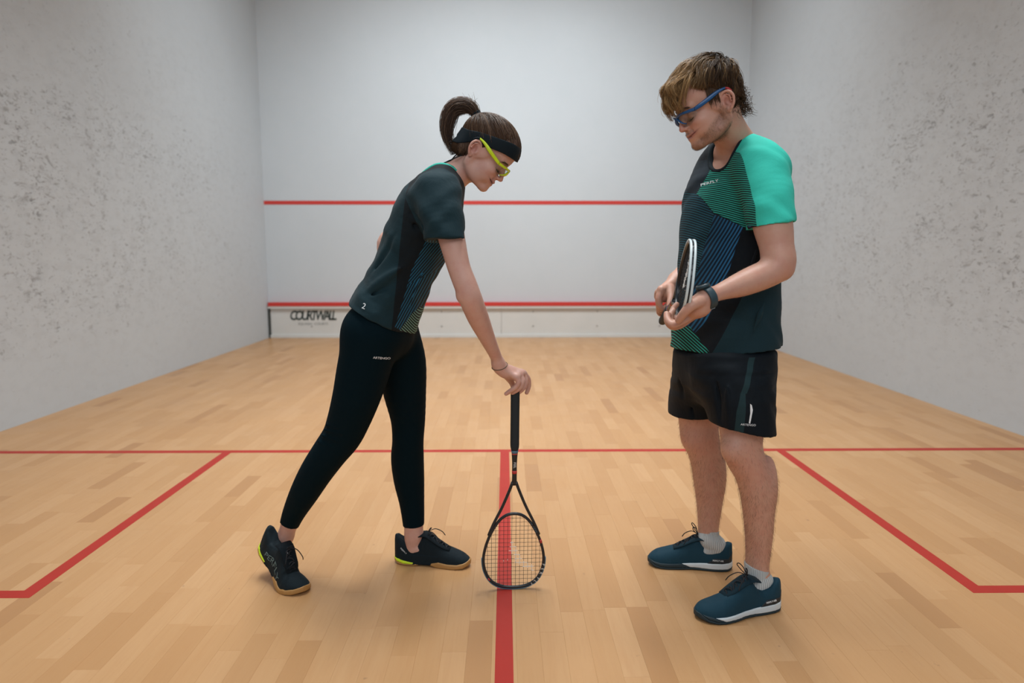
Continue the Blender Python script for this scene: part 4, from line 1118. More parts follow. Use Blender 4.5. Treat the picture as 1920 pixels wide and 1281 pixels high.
# leg hair
shin = np.flatnonzero((V[:, 2] > .13) & (V[:, 2] < .60)); pw = np.interp(V[shin, 2], [.13, .2, .36, .44, .52, .60], [.5, 1, 1, .35, .3, .25]); pick = RNG.choice(shin, 6000, replace=False, p=pw / pw.sum())
g = S.grad(V[pick]); paths = []
for p0, n0 in zip(V[pick], g):
    dn = np.array([RNG.normal(0, .35), RNG.normal(0, .35), -1.0]); dn -= n0 * (dn @ n0); dn /= np.linalg.norm(dn) + 1e-6
    Lh = RNG.uniform(.007, .014); paths.append(np.array([p0 - n0 * .0005, p0 + n0 * .38 * Lh + dn * .3 * Lh, p0 + n0 * .5 * Lh + dn * .85 * Lh]))
M_lhair = hair_mat('leg_hair', (.05, .028, .016), (.10, .058, .034), (.22, .14, .08), .4)
hair_strands('leg_hair', paths, .00018, M_lhair, man)['kind'] = 'stuff'
# forearm down
fa = np.flatnonzero((V[:, 2] > .9) & (V[:, 2] < 1.14) & (V[:, 0] > .60) & (V[:, 1] < 2.46)); pick = RNG.choice(fa, 900, replace=False); g = S.grad(V[pick]); paths = []
for p0, n0 in zip(V[pick], g):
    dn = np.array([-.8, RNG.normal(0, .3), -.5]); dn -= n0 * (dn @ n0); dn /= np.linalg.norm(dn) + 1e-6; Lh = RNG.uniform(.004, .007)
    paths.append(np.array([p0, p0 + n0 * .35 * Lh + dn * .3 * Lh, p0 + n0 * .4 * Lh + dn * .85 * Lh]))
M_ahair = hair_mat('arm_hair', (.16, .09, .05), (.28, .17, .10), (.45, .30, .18), .4)
hair_strands('arm_hair', paths, .00010, M_ahair, man)['kind'] = 'stuff'
face_extras(S, FM, man, True, hair_mat('brow_fair', (.06, .035, .02), (.12, .07, .04), (.2, .12, .07), .5))
# beard stubble
L = FM.inv(V); hd = np.flatnonzero((np.abs(L) < .13).all(1)); L = L[hd]; L[:, 2] = np.where(L[:, 2] > -.01, L[:, 2], -.01 + (L[:, 2] + .01) / .92)
bw = np.maximum(beard_w(L), .6 * np.exp(-((L[:, 2] + .034) / .005) ** 2) * (L[:, 0] > .085) * (np.abs(L[:, 1]) < .026))
jw = hd[RNG.random(len(hd)) < bw * .75]; g = S.grad(V[jw]); paths = []
for p0, n0 in zip(V[jw], g):
    dn = FM.f * RNG.normal(.3, .5) - FM.u * 1.0 + FM.r * RNG.normal(0, .4); dn -= n0 * (dn @ n0); dn /= np.linalg.norm(dn) + 1e-6; Lh = RNG.uniform(.002, .0055)
    paths.append(np.array([p0, p0 + n0 * .4 * Lh + dn * .3 * Lh, p0 + n0 * .5 * Lh + dn * .9 * Lh]))
M_beard = hair_mat('beard_hair', (.06, .035, .02), (.15, .088, .05), (.34, .21, .11), .5)
hair_strands('beard', paths, .00022, M_beard, man)['kind'] = 'stuff'
del S, MB

# shorts
M_short = fabric('shorts_fabric', (.0020, .0052, .0085), .72, .10, (8, 8, 4), .12)
t = NT(M_short); X = t.xyz(t.pos())
band_ = poly_mask(t, X[0], X[2], [XZ(1372, 825, 2.46), XZ(1389, 825, 2.46), XZ(1392, 770, 2.46), XZ(1396, 735, 2.46), XZ(1386, 735, 2.46), XZ(1377, 770, 2.46)])
band2 = poly_mask(t, X[0], X[2], [XZ(1386, 736, 2.46), XZ(1396, 736, 2.46), XZ(1420, 672, 2.47), XZ(1408, 672, 2.47)])
t.color(t.mix(t.math('MULTIPLY', t.math('MAXIMUM', band_, band2), t.math('LESS_THAN', X[1], 2.60)), (.0020, .0052, .0085), (.012, .032, .036)))
S = SDF(axis(.44, .0035, .92), axis(2.38, .0035, 3.0), axis(.50, .0035, .90), .04)
S.clip = [(P(1393, 811, 2.45), (-.16, .0, -1))]
S.loft(nodes([(1368, 705, 2.60, 72, 66), (1376, 722, 2.57, 73, 65), (1385, 750, 2.545, 72, 61), (1391, 790, 2.53, 68, 58.5), (1394, 830, 2.525, 66, 59), (1396, 870, 2.52, 66, 59)]), (.25, -1, 0), .03)
S.clip = [(P(1293, 787, 2.72), (.10, .0, -1))]
S.loft(nodes([(1330, 705, 2.77, 70, 60), (1322, 720, 2.78, 70, 57), (1308, 750, 2.80, 66, 50), (1302, 785, 2.81, 62, 47), (1299, 830, 2.81, 62, 46)]), (.25, -1, 0), .03)
S.clip = []
S.loft(nodes([(1355, 660, 2.68, 112, 75), (1356, 685, 2.68, 111, 75), (1357, 712, 2.68, 106, 71), (1358, 735, 2.68, 92, 60)]), UM, .05, 1, cap=.03)
NY = 2.45
for us, r, op in (([(1345, 720, .04), (1350, 750, .03), (1350, 790, .02)], .005, 's'), ([(1362, 720, 0), (1366, 760, 0), (1368, 800, 0)], .006, 'u'), ([(1412, 740, .0), (1416, 780, 0), (1420, 805, 0)], .006, 'u'), ([(1275, 715, .25), (1278, 730, .25), (1272, 770, .25)], .006, 's'), ([(1300, 700, .25), (1298, 740, .25), (1300, 780, .25)], .006, 's')):
    fold(us, r, NY + .01, op)
for pth, rr in (([(1393, 803, 2.53), (1396, 850, 2.53)], 55), ([(1301, 780, 2.81), (1299, 820, 2.81)], 43)):
    S.loft(nodes([(u, v, Y, 61 if rr == 55 else 57, rr - 1.5) for u, v, Y in pth]), (.25, -1, 0), .002, 1, 's', cap=.005)
V, Q = S.mesh(2)
V = V + S.grad(V) * (.0012 * np.sin(V @ np.array([60, 30, 14]) + 2 * np.sin(V @ np.array([12, 20, 25]))))[:, None]
SHO = S
keep(put('shorts', mesh_np('shorts', V, Q), None, M_short), man)
place_text('print', 'ARTENGO', .0085, P(1400.5, 795, 2.44), (1, 0, 0), (0, 0, 1), M_white, man, snap=snap_to(SHO), extrude=.0004)
me = bpy.data.meshes.new('side_vent'); pts = [P(u, v, 2.45) for u, v in ((1399, 790), (1402, 772), (1402.5, 755), (1405, 757), (1406.5, 766), (1403, 782), (1401, 791))]
pts = snap_to(SHO, .0012)(np.array(pts), None, np.zeros(len(pts))); me.from_pydata([tuple(p) for p in pts] + [tuple(p + np.array([0, .002, 0])) for p in pts], [], [tuple(range(7)), tuple(range(13, 6, -1))] + [(i, 7 + i, 7 + (i + 1) % 7, (i + 1) % 7) for i in range(7)])
keep(put('reflective_patch', me, None, M_white), man)

# shirt
S = SDF(axis(.40, .0032, .96), axis(2.34, .0032, 3.04), axis(.80, .0032, 1.50), .04)
SM = [(1357, 690, 2.68, 118, 80), (1357, 650, 2.68, 117, 79), (1358, 600, 2.68, 113, 77), (1361, 550, 2.68, 109, 74), (1365, 490, 2.68, 108, 71), (1371, 430, 2.68, 112, 72), (1377, 370, 2.68, 112, 68), (1382, 325, 2.675, 96, 52), (1384, 296, 2.66, 60, 38)]
S.clip = [(P(1357, 662, 2.55), (.10, 0, -1))]
S.loft(nodes(SM), UM, .02, n=2.2); S.clip = []
S.chain(limb([(1432, 318, 2.53, 45), (1412, 300, 2.58, 42), (1388, 295, 2.64, 38), (1365, 305, 2.74, 40), (1350, 325, 2.83, 42)]), .04)
S.clip = [(P(1448, 422, 2.44), (.16, -.05, -1.0))]
S.loft(nodes([(1424, 318, 2.535, 46, 47), (1434, 350, 2.50, 47, 46.5), (1441, 385, 2.47, 45, 44.5), (1447, 420, 2.45, 44, 41), (1450, 460, 2.43, 43, 40)]), (.25, -1, 0), .022)
S.clip = []
S.chain(limb([(1350, 330, 2.84, 44), (1338, 390, 2.89, 41), (1336, 420, 2.91, 40)]), .02)
NY = 2.48
for us, r, op in (([(1440, 545, .0), (1425, 590, 0), (1405, 640, .0)], .006, 'u'), 
        ([(1405, 560, .0), (1398, 600, 0), (1385, 645, .0)], .005, 's'), ([(1415, 430, -.02), (1405, 470, 0), (1385, 505, .0)], .007, 's'), ([(1425, 445, -.02), (1412, 490, 0), (1398, 515, .0)], .006, 'u'),
        ([(1330, 440, .06), (1335, 500, .05), (1330, 560, .05)], .006, 's'), 
        ([(1300, 600, .12), (1308, 630, .10), (1312, 650, .1)], .006, 's')):
    fold(us, r, NY, op)
S.clip = [(P(1448, 414, 2.44), (.16, -.05, -1.0))]; A = limb(ARM_M[:4]); A[:, 3] += .005; S.chain(A, .004); S.clip = []
# neckline
NCm = np.array(P(1354, 268, 2.62)); NDm = np.array([-.50, -.18, .85]); NDm /= np.linalg.norm(NDm)
S.cone(NCm - NDm * .035, NCm + NDm * .10, .058, .066, .008, 's')
S.chain([[*P(1450, 424, 2.445), PX(2.44, 35)], [*P(1452, 450, 2.43), PX(2.43, 38)]], .003, 1, 's')
S.loft(nodes([(1357, 672, 2.68, 114, 76), (1357, 640, 2.68, 113, 75)]), UM, .002, 1, 's', cap=.004, n=2.2)
V, Q = S.mesh(2)
V = V + S.grad(V) * (.0015 * (np.sin(V @ np.array([50, 25, 30]) + 2 * np.sin(V @ np.array([14, 21, 27]))) + .6 * np.sin(V @ np.array([-40, 30, 62]))))[:, None]
M_msh = fabric('man_shirt_fabric', (.02, .03, .04), .8, .08, (8, 8, 7), .25)
t = NT(M_msh); X = t.xyz(t.pos()); x_, z_ = X[0], X[2]
YS, YC, YF = 2.49, 2.60, 2.74
XZ0 = XZ
def XZ(u, v, Y): return hit(S, u, v, Y)
black = (.0045, .0075, .011); heather = t.mix(t.noise(t.pos(), 600, 2), (.0060, .023, .031), (.0105, .034, .044))
low = half(t, x_, z_, *XZ(1400, 538, YS), *XZ(1338, 655, YS))    # heather side panel below the forearm
base_ = t.mix(low, black, heather)
navy = poly_mask(t, x_, z_, [XZ(1240, 420, YF), XZ(1304, 366, YC), XZ(1336, 300, YC), XZ(1240, 290, YF)])
base_ = t.mix(navy, base_, (.010, .018, .026))
lb = poly_mask(t, x_, z_, [XZ(1230, 700, YF), XZ(1292, 560, YC), XZ(1338, 402, YS), XZ(1306, 365, YC), XZ(1240, 300, YF)])
sl = stripes(t, x_, z_, math.radians(-34), .0064, .42, 6)
base_ = t.mix(lb, base_, t.mix(sl, (.004, .009, .014), (.010, .080, .11)))
bl = poly_mask(t, x_, z_, [XZ(1285, 640, YC), XZ(1325, 600, YS), XZ(1362, 522, YS), XZ(1392, 426, YS), XZ(1338, 402, YS), XZ(1292, 560, YC)])
sb = stripes(t, x_, z_, math.radians(66), .0078, .45, 6)
fade = half(t, x_, z_, *XZ(1320, 600, YS), *XZ(1372, 420, YS), soft=.10)
base_ = t.mix(bl, base_, t.mix(sb, (.0045, .010, .020), t.mix(fade, (.030, .17, .36), (.011, .065, .11))))
gr = poly_mask(t, x_, z_, [XZ(1306, 364, YC), XZ(1338, 399, YS), XZ(1392, 425, YS), XZ0(1416, 430, 2.5), XZ0(1416, 360, 2.5), XZ0(1400, 250, 2.5), XZ(1345, 290, YC), XZ(1333, 312, YC)])
sg = stripes(t, x_, z_, math.radians(-22), .0058, .45, 6)
base_ = t.mix(gr, base_, t.mix(sg, (.0045, .012, .014), (.030, .36, .27)))
gb = poly_mask(t, x_, z_, [XZ(1225, 668, YF), XZ(1326, 664, YC), XZ(1292, 612, YC), XZ(1262, 612, YF)])
sg2 = stripes(t, x_, z_, math.radians(-48), .0068, .32, 6)
base_ = t.mix(gb, base_, t.mix(sg2, (.0045, .010, .012), (.030, .40, .30)))
seam = t.math('MULTIPLY', half(t, x_, z_, *XZ(1406, 440, YS), *XZ(1391, 345, YS)), 1.0)
# raglan yoke: right of the seam and above the armpit
r1 = poly_mask(t, x_, z_, [XZ0(1406, 430, 2.44), XZ0(1520, 430, 2.44), XZ0(1520, 220, 2.5), XZ0(1376, 240, 2.56), XZ0(1383, 285, 2.54), XZ0(1391, 345, 2.48)])
teal = t.mix(t.noise(t.pos(), 500, 2), (.034, .47, .355), (.044, .54, .42))
nearm = t.math('MAXIMUM', t.math('LESS_THAN', X[1], 2.66), t.math('GREATER_THAN', X[2], 1.40))
t.color(t.mix(t.math('MULTIPLY', r1, nearm), base_, teal))
XZ = XZ0
MSH = S
keep(put('shirt', mesh_np('shirt', V, Q), None, M_msh), man)
place_text('print', 'PERFLY', .0115, P(1350.5, 336, 2.52), (1, 0, .22), (-.22, 0, 1), M_white, man, snap=snap_to(MSH), extrude=.0004, shear=.3)
# dark rib round the neck
M_rib = fabric('dark_rib', (.006, .012, .016), .85, .02)
V, Q = band_near(MSH, NCm - NDm * .035, NCm + NDm * .10, .058, .066, .009, .0022)
keep(put('collar', mesh_np('collar', V, Q), None, M_rib), man)

# hair: tousled, light at the fringe, curls at the nape
M_hair_m = mat('fair_brown_hair', (.12, .07, .035), .40, Specular_IOR_Level=.22); t = NT(M_hair_m); g = t.n('ShaderNodeNewGeometry'); a = t.n('ShaderNodeVertexColor', layer_name='Col')
t.color(t.mix(g.outputs['Random Per Island'], t.scale(a.outputs[0], (.5, .5, .5)), t.scale(a.outputs[0], (1.35, 1.35, 1.35))))
HC = cap_field(FM, grow=.006)
HC.ell(FM.p(-.045, 0, .0), np.array([.040, .058, .050]) * FM.k, .02, 'u', FM.M)
HC.plane(FM.p(.099, 0, .100), FM.f * .55 - FM.u * .83, .006)
HC.plane(FM.p(.004, 0, .000), FM.f * .90 - FM.u * .42, .006)
HC.plane(FM.p(0, 0, -.040), -FM.u, .008)
V, Q = HC.mesh(1)
keep(put('hair', mesh_np('hair', V, Q, smooth=True), None, mat('hair_under_fair', (.045, .026, .014), .95, Specular_IOR_Level=0.0)), man)
paths, cols = [], []
def addh(L, col): paths.append(FM.pts(np.array(L))); cols.append(col)
DK, MD, LT = np.array([.038, .021, .011]), np.array([.115, .060, .026]), np.array([.50, .29, .115])
whorl = np.array([-.062, .0, .118]); cS, rS = np.array([.014, 0, .054]), np.array([.094, .074, .083])
def lock(root, ln, lift, wob, n=11, front=False):
    p = root.copy(); L = [p.copy()]; vel = None; sd = np.sign(root[1]) if abs(root[1]) > .008 else 0.0
    back = np.clip((-.035 - root[0]) / .03, 0, 1) * np.clip((.12 - root[2]) / .03, 0, 1)
    for j in range(n):
        t_ = j / n; nn = (p - cS) / rS ** 2; nn /= np.linalg.norm(nn)
        d_top = np.array([1.0, .25 * sd, -.10]); d_side = np.array([.55, 0, -1.0]); d_back = np.array([-.15, .35 * sd, -1.0])
        steep = np.clip((abs(p[1]) - .035) / .035, 0, 1)
        d = d_top * (1 - steep) + d_side * steep; d = d * (1 - back) + d_back * back
        d = d + .30 * np.array([math.sin(wob + t_ * 5), math.cos(wob * 1.7 + t_ * 5), .3 * math.sin(wob * 2.3 + t_ * 4)])
        d -= nn * (d @ nn); d /= np.linalg.norm(d); vel = d if vel is None else vel * .5 + d * .5; vel /= np.linalg.norm(vel)
        p = p + vel * ln / n; hgt = .004 + lift * math.sin(math.pi * min(1, t_ * .85 + .12)) ** .7
        q = on_scalp([p], hgt - .0015)[0]
        if p[0] > .082: p = p * .55 + q * .45 + np.array([.0008, 0, -.0012])
        else: p = q
        if abs(p[1]) > .045 and .018 < p[0] < .085 and p[2] < .056 + max(0, p[0] - .045) * .6: break       # clear of the cheek and the ear's front
        if abs(p[1]) > .058 and -.024 < p[0] < .018 and p[2] < .040: break        # not over the ear
        L.append(p.copy())
    return np.array(L)
for i in range(470):
    while True:
        v = RNG.normal(0, 1, 3); v /= np.linalg.norm(v); root = cS + v * rS
        if 320 <= i < 400: root = np.array([RNG.uniform(.0, .062), RNG.choice([-1, 1]) * .07, RNG.uniform(.074, .118)]); root = on_scalp([root], -.0015)[0]
        if i >= 400: root = on_scalp([np.array([RNG.uniform(-.09, -.01), RNG.uniform(-.06, .06), .125])], -.0015)[0]
        if root[2] < -.02: continue
        if root[2] < .058 and root[0] > -.005: continue
        if root[0] > .066 and root[2] < .096: continue
        break
    fr_ = root[0] > .02
    L0 = lock(root, RNG.uniform(.075, .115) if root[2] > .09 else RNG.uniform(.035, .055), RNG.uniform(.010, .024) if root[2] > .1 else RNG.uniform(.003, .008), RNG.uniform(0, 6.28))
    if len(L0) < 4: continue
    if root[0] < -.03 and root[2] > .11 and RNG.random() < .3: L0 = L0[:6]
    lite = RNG.random()
    for k in range(17):
        off = RNG.normal(0, .0042, 3); spread = np.linspace(.9, .35, len(L0))[:, None] if RNG.random() < .8 else np.linspace(.8, 1.4, len(L0))[:, None]
        n_ = len(L0) - RNG.integers(0, 2); L = (L0 + off * spread + np.array([0, 0, .0012]) * np.sin(np.linspace(0, 5, len(L0)) + RNG.uniform(0, 6))[:, None])[:n_]
        mid = L[-1][0]; f_ = np.clip((mid - .03) / .07, 0, 1)
        col = (DK * (1 - lite) + MD * lite) * (1 - f_) + (MD * .45 + LT * .55) * f_
        if RNG.random() < .10: col = col * .4 + LT * .6
        addh(L, col * RNG.uniform(.75, 1.2))
for i in range(46):            # fringe locks falling over the brow, fair tips
    y0 = RNG.uniform(-.050, .050); root = np.array([.052 + .022 * RNG.random() - 4 * y0 * y0, y0, .128 - .010 * RNG.random() - 3 * y0 * y0]); tt = np.linspace(0, 1, 9)
    drop_ = RNG.uniform(.022, .046); out = RNG.uniform(.046, .070); sw = RNG.uniform(-.3, 1) * .018; ph = RNG.uniform(0, 6)
    base = np.stack([root[0] + out * np.sin(tt * 1.8), y0 + sw * tt ** 1.5 + .004 * np.sin(tt * 6 + ph), root[2] + .007 * np.sin(tt * 3) - drop_ * tt ** 1.6], 1)
    for k in range(16):
        L = base + RNG.normal(0, .0032, 3) * np.linspace(1, .5, 9)[:, None] + np.array([.0015, .0015, 0]) * np.sin(tt * 7 + RNG.uniform(0, 6))[:, None]
        addh(L[:9 - RNG.integers(0, 2)], (MD * .35 + LT * .65) * RNG.uniform(.55, 1.15))
for i in range(520):           # curls at the nape
    s = RNG.uniform(-.05, .05); x0 = RNG.uniform(-.076, -.022); z0 = RNG.uniform(-.040, .045)
    if abs(s) < .035: x0 = -.078 + RNG.uniform(0, .01)
    else: s = math.copysign(.058, s)
    r = RNG.uniform(.003, .007); ph = RNG.uniform(0, 6.28); tt = np.linspace(0, 1, 9); turn = RNG.uniform(3, 7)
    L = np.stack([x0 - .010 * tt - r * np.cos(ph + tt * turn), s + r * np.sin(ph + tt * turn) * .8, z0 - RNG.uniform(.012, .026) * tt + r * np.sin(ph + tt * turn)], 1)
    addh(L, DK * (1 - .5 * RNG.random()) + MD * .3)
for i in range(360):           # sideburn and above the ear
    s = RNG.choice([-1, 1]); tt = np.linspace(0, 1, 6); x0 = RNG.uniform(.012, .046)
    L = np.stack([x0 + .004 * tt, s * (.0765 + .002 * np.sin(tt * 3)), RNG.uniform(.050, .075) - RNG.uniform(.03, .052) * tt], 1); addh(L, DK * .6 + MD * .4)
parts, cc = [], []
for p, c in zip(paths, cols):
    n = len(p); v, q = tube(p, .0008 * np.linspace(1, .3, n), 3); parts.append((v, q)); cc.append(np.tile(c, (len(v), 1)))
V, Q = merge(parts)
keep(put('hair_strand_layer', mesh_np('hair_strand_layer', V, Q, cols=np.concatenate(cc)), None, M_hair_m), man)
glasses(FM, man, M_blue, M_redtip, M_lens, 'blue protective glasses with red tips')

# wrist watch
watch = part('wrist_watch', man, label='dark blue digital watch on the left wrist')
M_watch = mat('watch_rubber', (.018, .045, .058), .5); M_steel = mat('watch_steel', (.35, .36, .37), .25, .9); M_dial = mat('watch_glass', (.01, .012, .014), .08)
wc = P(1326, 559, 2.345); wd = P(1345, 551, 2.357) - wc; wd /= np.linalg.norm(wd)
we1 = np.cross(wd, [0, 1, 0]); we1 /= np.linalg.norm(we1); we2 = np.cross(wd, we1)
V = []; NW = 36
for a in np.linspace(0, 2 * math.pi, NW, endpoint=False):
    d = we1 * math.cos(a) + we2 * math.sin(a); c = wc + d * .0300
    for k in range(8):
        q = (k + .5) / 8 * 2 * math.pi; V.append(c + d * .0026 * math.copysign(abs(math.cos(q)) ** .6, math.cos(q)) + wd * .0115 * math.copysign(abs(math.sin(q)) ** .5, math.sin(q)))
_, Q = tube([(math.cos(a), math.sin(a), 0) for a in np.linspace(0, 6.283, NW, endpoint=False)], .1, 8, closed=True)
up_ = we1 if we1[2] > 0 else -we1
keep(put('watch_strap', mesh_np('watch_strap', np.array(V), Q), None, M_watch), watch)
def disc(c, n, r, h, m, name, parent, seg=24, r2=None):
    c = np.array(c); n = np.array(n) / np.linalg.norm(n)
    V, Q = tube([c, c + n * h * .8, c + n * h], [r, r, (r2 or r * .92)], seg); return keep(put(name, mesh_np(name, V, Q), None, m), parent)
wt = wc + up_ * .0305 - wd * .002
disc(wt, up_, .0195, .0085, M_watch, 'watch_case', watch); disc(wt + up_ * .0085, up_, .0175, .0012, M_steel, 'watch_bezel', watch); disc(wt + up_ * .0096, up_, .0145, .0008, M_dial, 'watch_dial', watch)
bk = wc - up_ * .031
V, Q = box_vq((0, 0, 0), (.018, .016, .004)); Mx = np.array([wd, np.cross(up_, wd), up_]); keep(put('buckle', mesh_np('buckle', V @ Mx + bk, Q, False), None, M_steel), watch)
# ------------------------------------------------------------------ shoes, worn: parts of the people
def sub(V, Q, name, m, L, O, yaw, pitch, flip, parent, **kw):
    W_ = bend(V, L, O, yaw, pitch, flip, **kw)
    if flip < 0: Q = Q[:, ::-1]
    return keep(put(name, mesh_np(name, W_, Q), None, m), parent)
def to_world(pts, L, O, yaw, pitch, flip): return bend(np.array(pts, float), L, O, yaw, pitch, flip)
# -- his: deep blue upper, white wedge midsole, dark outsole
ML = .288
TLm = ([-.02, .0, .05, .10, .16, .24, .30, .36, .42, .50, .60, .70, .80, .90, .96, 1.0, 1.02], [.320, .335, .345, .325, .275, .250, .275, .355, .390, .350, .295, .245, .212, .185, .150, .11, .085])
stM = ([0, .1, .3, .5, .7, .85, .95, 1.02], [.118, .105, .10, .088, .075, .072, .085, .105]); sbM = ([-.02, .0, .06, .3, .45, .6, .8, .92, 1.02], [.03, .015, .0, .0, .006, .0, .0, .012, .045])
M_upm = fabric('shoe_mesh_blue', (.0085, .040, .062), .68, .05, (20, 20, 20), .15)
M_midm = mat('midsole_white', (.60, .66, .68), .5); t = NT(M_midm); t.bump(t.noise(t.scale(t.pos(), (20, 20, 160)), 1, 2), .15, .002)
M_outm = mat('outsole_dark', (.006, .022, .030), .6)
M_heelm = mat('heel_overlay', (.004, .012, .018), .5)
M_lace = mat('lace_black', (.006, .007, .010), .8); M_tongue = fabric('tongue_dark', (.005, .020, .030), .8, .03)
M_sock = mat('sock_grey', (.50, .51, .50), .9, Sheen_Weight=.3)
def sock_mat(c, nm):
    m = mat(nm, (.50, .51, .50), .9); t = NT(m); Xs = t.xyz(t.pos())
    a = t.math('ARCTAN2', t.math('SUBTRACT', Xs[1], float(c[1])), t.math('SUBTRACT', Xs[0], float(c[0])))
    rib = t.math('MULTIPLY', t.math('ADD', t.math('SINE', t.math('MULTIPLY', a, 44.)), 1), .5)
    t.color(t.mix(rib, (.33, .35, .35), (.56, .58, .57))); t.bump(rib, .4, .002); return m
S_, U, sole, outline, lo, hi_ = shoe_fields(ML, .40, 0, TLm, 0, stM, sbM, ((.20, 0, .42), (.150, .086, .170), np.array(Matrix.Rotation(.25, 3, 'Y'))))
Vu, Qu = U.mesh(1)
def piece(fn):
    s_ = S_(); s_.put(fn, lo, hi_, 0); return s_.mesh(1)
def out_top(x): return np.interp(x / ML, [-.02, .05, .3, .45, .58, .7, .85, .93, 1.02], [.045, .030, .028, .036, .030, .028, .030, .05, .12]) * ML
Vo, Qo = piece(lambda x, y, z: np.maximum(sole(x, y, z), z - out_top(x)))
def mid_fn(xe):
    def f(x, y, z):
        wedge = (x - xe * ML) * .35 + (z - .085 * ML) * -.9        # the white ends in a slanted point
        return np.maximum(np.maximum(sole(x, y, z) , out_top(x) + .0004 - z), wedge)
    return f
Vm1, Qm1 = piece(mid_fn(.90)); Vm2, Qm2 = piece(mid_fn(.62))
def rest_fn(xe):
    def f(x, y, z):
        wedge = (x - xe * ML) * .35 + (z - .085 * ML) * -.9
        return np.maximum(np.maximum(sole(x, y, z) - .0002, out_top(x) + .0002 - z), -wedge + .0006)
    return f
Vr1, Qr1 = piece(rest_fn(.90)); Vr2, Qr2 = piece(rest_fn(.62))
def heel_fn(U_):
    def f(x, y, z): return np.maximum(np.abs(U_.sample(np.stack([a.ravel() for a in np.broadcast_arrays(x, y, z)], 1)).reshape(np.broadcast(x, y, z).shape)) - .0014, np.maximum(x - .30 * ML + (z - .10 * ML) * 1.2, z - (.165 + .0) * ML - np.maximum(0, .05 * ML - x) * 1.2))
    return f
Vh, Qh = piece(heel_fn(U))
def tongue(L, TL, x0, x1, up_):
    tz = lambda x: np.interp(x, TL[0], TL[1]) * L
    rows = [(x, tz(x) - .004 + up_ * max(0, (x0 + .10 - x) / .10) ** 1.2) for x in np.linspace(x1, x0, 9)]
    pts = [(x * L - (up_ * .35 if i == 8 else 0), 0, z) for i, (x, z) in enumerate(rows)]
    return tube(pts, .0042, 10, r2=np.interp(np.linspace(0, 1, 9), [0, .3, 1], [.020, .026, .030]) * L / .28, up=(0, 0, 1))
def bow(L, TL, x, wide, tall, lean):
    z0 = np.interp(x, TL[0], TL[1]) * L + .010; P_ = []
    for s in (-1, 1):
        P_.append(cr([(x * L, 0, z0), (x * L + lean * .4, s * wide * .45, z0 + tall * .65), (x * L + lean, s * wide * .75, z0 + tall), (x * L + lean * 1.15, s * wide, z0 + tall * .8), (x * L + lean * .5, s * wide * .6, z0 + tall * .3), (x * L, 0, z0)], 4))
        P_.append(cr([(x * L, 0, z0), (x * L + .020, s * .018, z0 + .004), (x * L + .042, s * .030, z0 - .010), (x * L + .052, s * .036, z0 - .026)], 4))
    return P_
def shoe(person, O, yaw, pitch, flip, L, TL, pcs, m_lace, m_tong, lx, bow_args, tong, label):
    person = part('shoe', person, label=label)
    for name, (V, Q), m in pcs: sub(V, Q, name, m, L, O, yaw, pitch, flip, person)
    V, Q = tongue(L, TL, *tong); sub(V, Q, 'shoe_tongue', m_tong, L, O, yaw, pitch, flip, person)
    parts = [tube(p, .0016, 6, r2=.0026) for p in lace_paths(L, TL, *lx)]
    parts += [tube(p, .0016, 6) for p in bow(L, TL, *bow_args)]
    V, Q = merge(parts); sub(V, Q, 'shoelace', m_lace, L, O, yaw, pitch, flip, person)
for O, yaw, flip, vm, vr in (((.868, 2.530, 0), math.radians(180 + 15), 1, (Vm1, Qm1), (Vr1, Qr1)), ((.806, 2.795, 0), math.radians(180 - 10), -1, (Vm2, Qm2), (Vr2, Qr2))):
    shoe(man, O, yaw, 0, flip, ML, TLm, [('shoe_upper', (Vu, Qu), M_upm), ('outsole', (Vo, Qo), M_outm), ('midsole', vm, M_midm), ('midsole_front', vr, M_outm), ('heel_counter', (Vh, Qh), M_heelm)],
         M_lace, M_tongue, (.42, .66, 5, .058), (.405, .024, .034, .018), (.32, .70, .022), 'deep blue court shoe with white midsole')
    pr = bend(np.array([[.16 * ML, (.112) * ML, .135 * ML], [.10 * ML, .108 * ML, .14 * ML]]), ML, O, yaw, 0, 1 if flip > 0 else 1)
    dx = (pr[1] - pr[0]); dx = dx if dx[0] > 0 else -dx
    fx, fy = math.cos(yaw), math.sin(yaw)
    pos_ = np.array(O) + np.array([fx, fy, 0]) * .17 * ML + np.array([-fy, fx, 0]) * (.1165 * ML) + np.array([0, 0, .140 * ML])
    place_text('print', 'PERFLY AIR', .0075, pos_, (-fx, -fy, .10 if flip > 0 else 0), (0, 0, 1), M_white, man, extrude=.0014)
    pos_ = np.array(O) + np.array([fx, fy, 0]) * .37 * ML + np.array([-fy, fx, 0]) * (.060 * ML) + np.array([0, 0, .305 * ML])
    place_text('print', 'V', .015, pos_, (-fx, -fy, .3), (fy * .5, -fx * .5, 1), M_white, man, extrude=.0010)
# socks
def sock(pts, clip_p, clip_n, parent):
    A = np.array(pts); lo_ = A[:, :3].min(0) - .07; h_ = A[:, :3].max(0) + .07
    s_ = SDF(axis(lo_[0], .0028, h_[0]), axis(lo_[1], .0028, h_[1]), axis(lo_[2], .0028, h_[2]), .04)
    s_.clip = [(clip_p, clip_n)]; s_.chain(A, .01); V, Q = s_.mesh(1); keep(put('sock', mesh_np('sock', V, Q), None, sock_mat(A[1], 'sock_rib')), parent)
sock([[*P(1420, 1040, 2.552), .0385], [*P(1419, 1062, 2.550), .0385], [*P(1420, 1085, 2.545), .0370], [.818, 2.535, .080, .031], [.74, 2.510, .052, .024]], P(1418, 1067, 2.52), (.30, 0, 1), man)
sock([[*P(1329, 980, 2.82), .0355], [*P(1329, 998, 2.818), .0355], [*P(1329, 1012, 2.81), .0365], [.755, 2.805, .080, .031], [.68, 2.815, .052, .024]], P(1328, 994, 2.79), (.28, 0, 1), man)
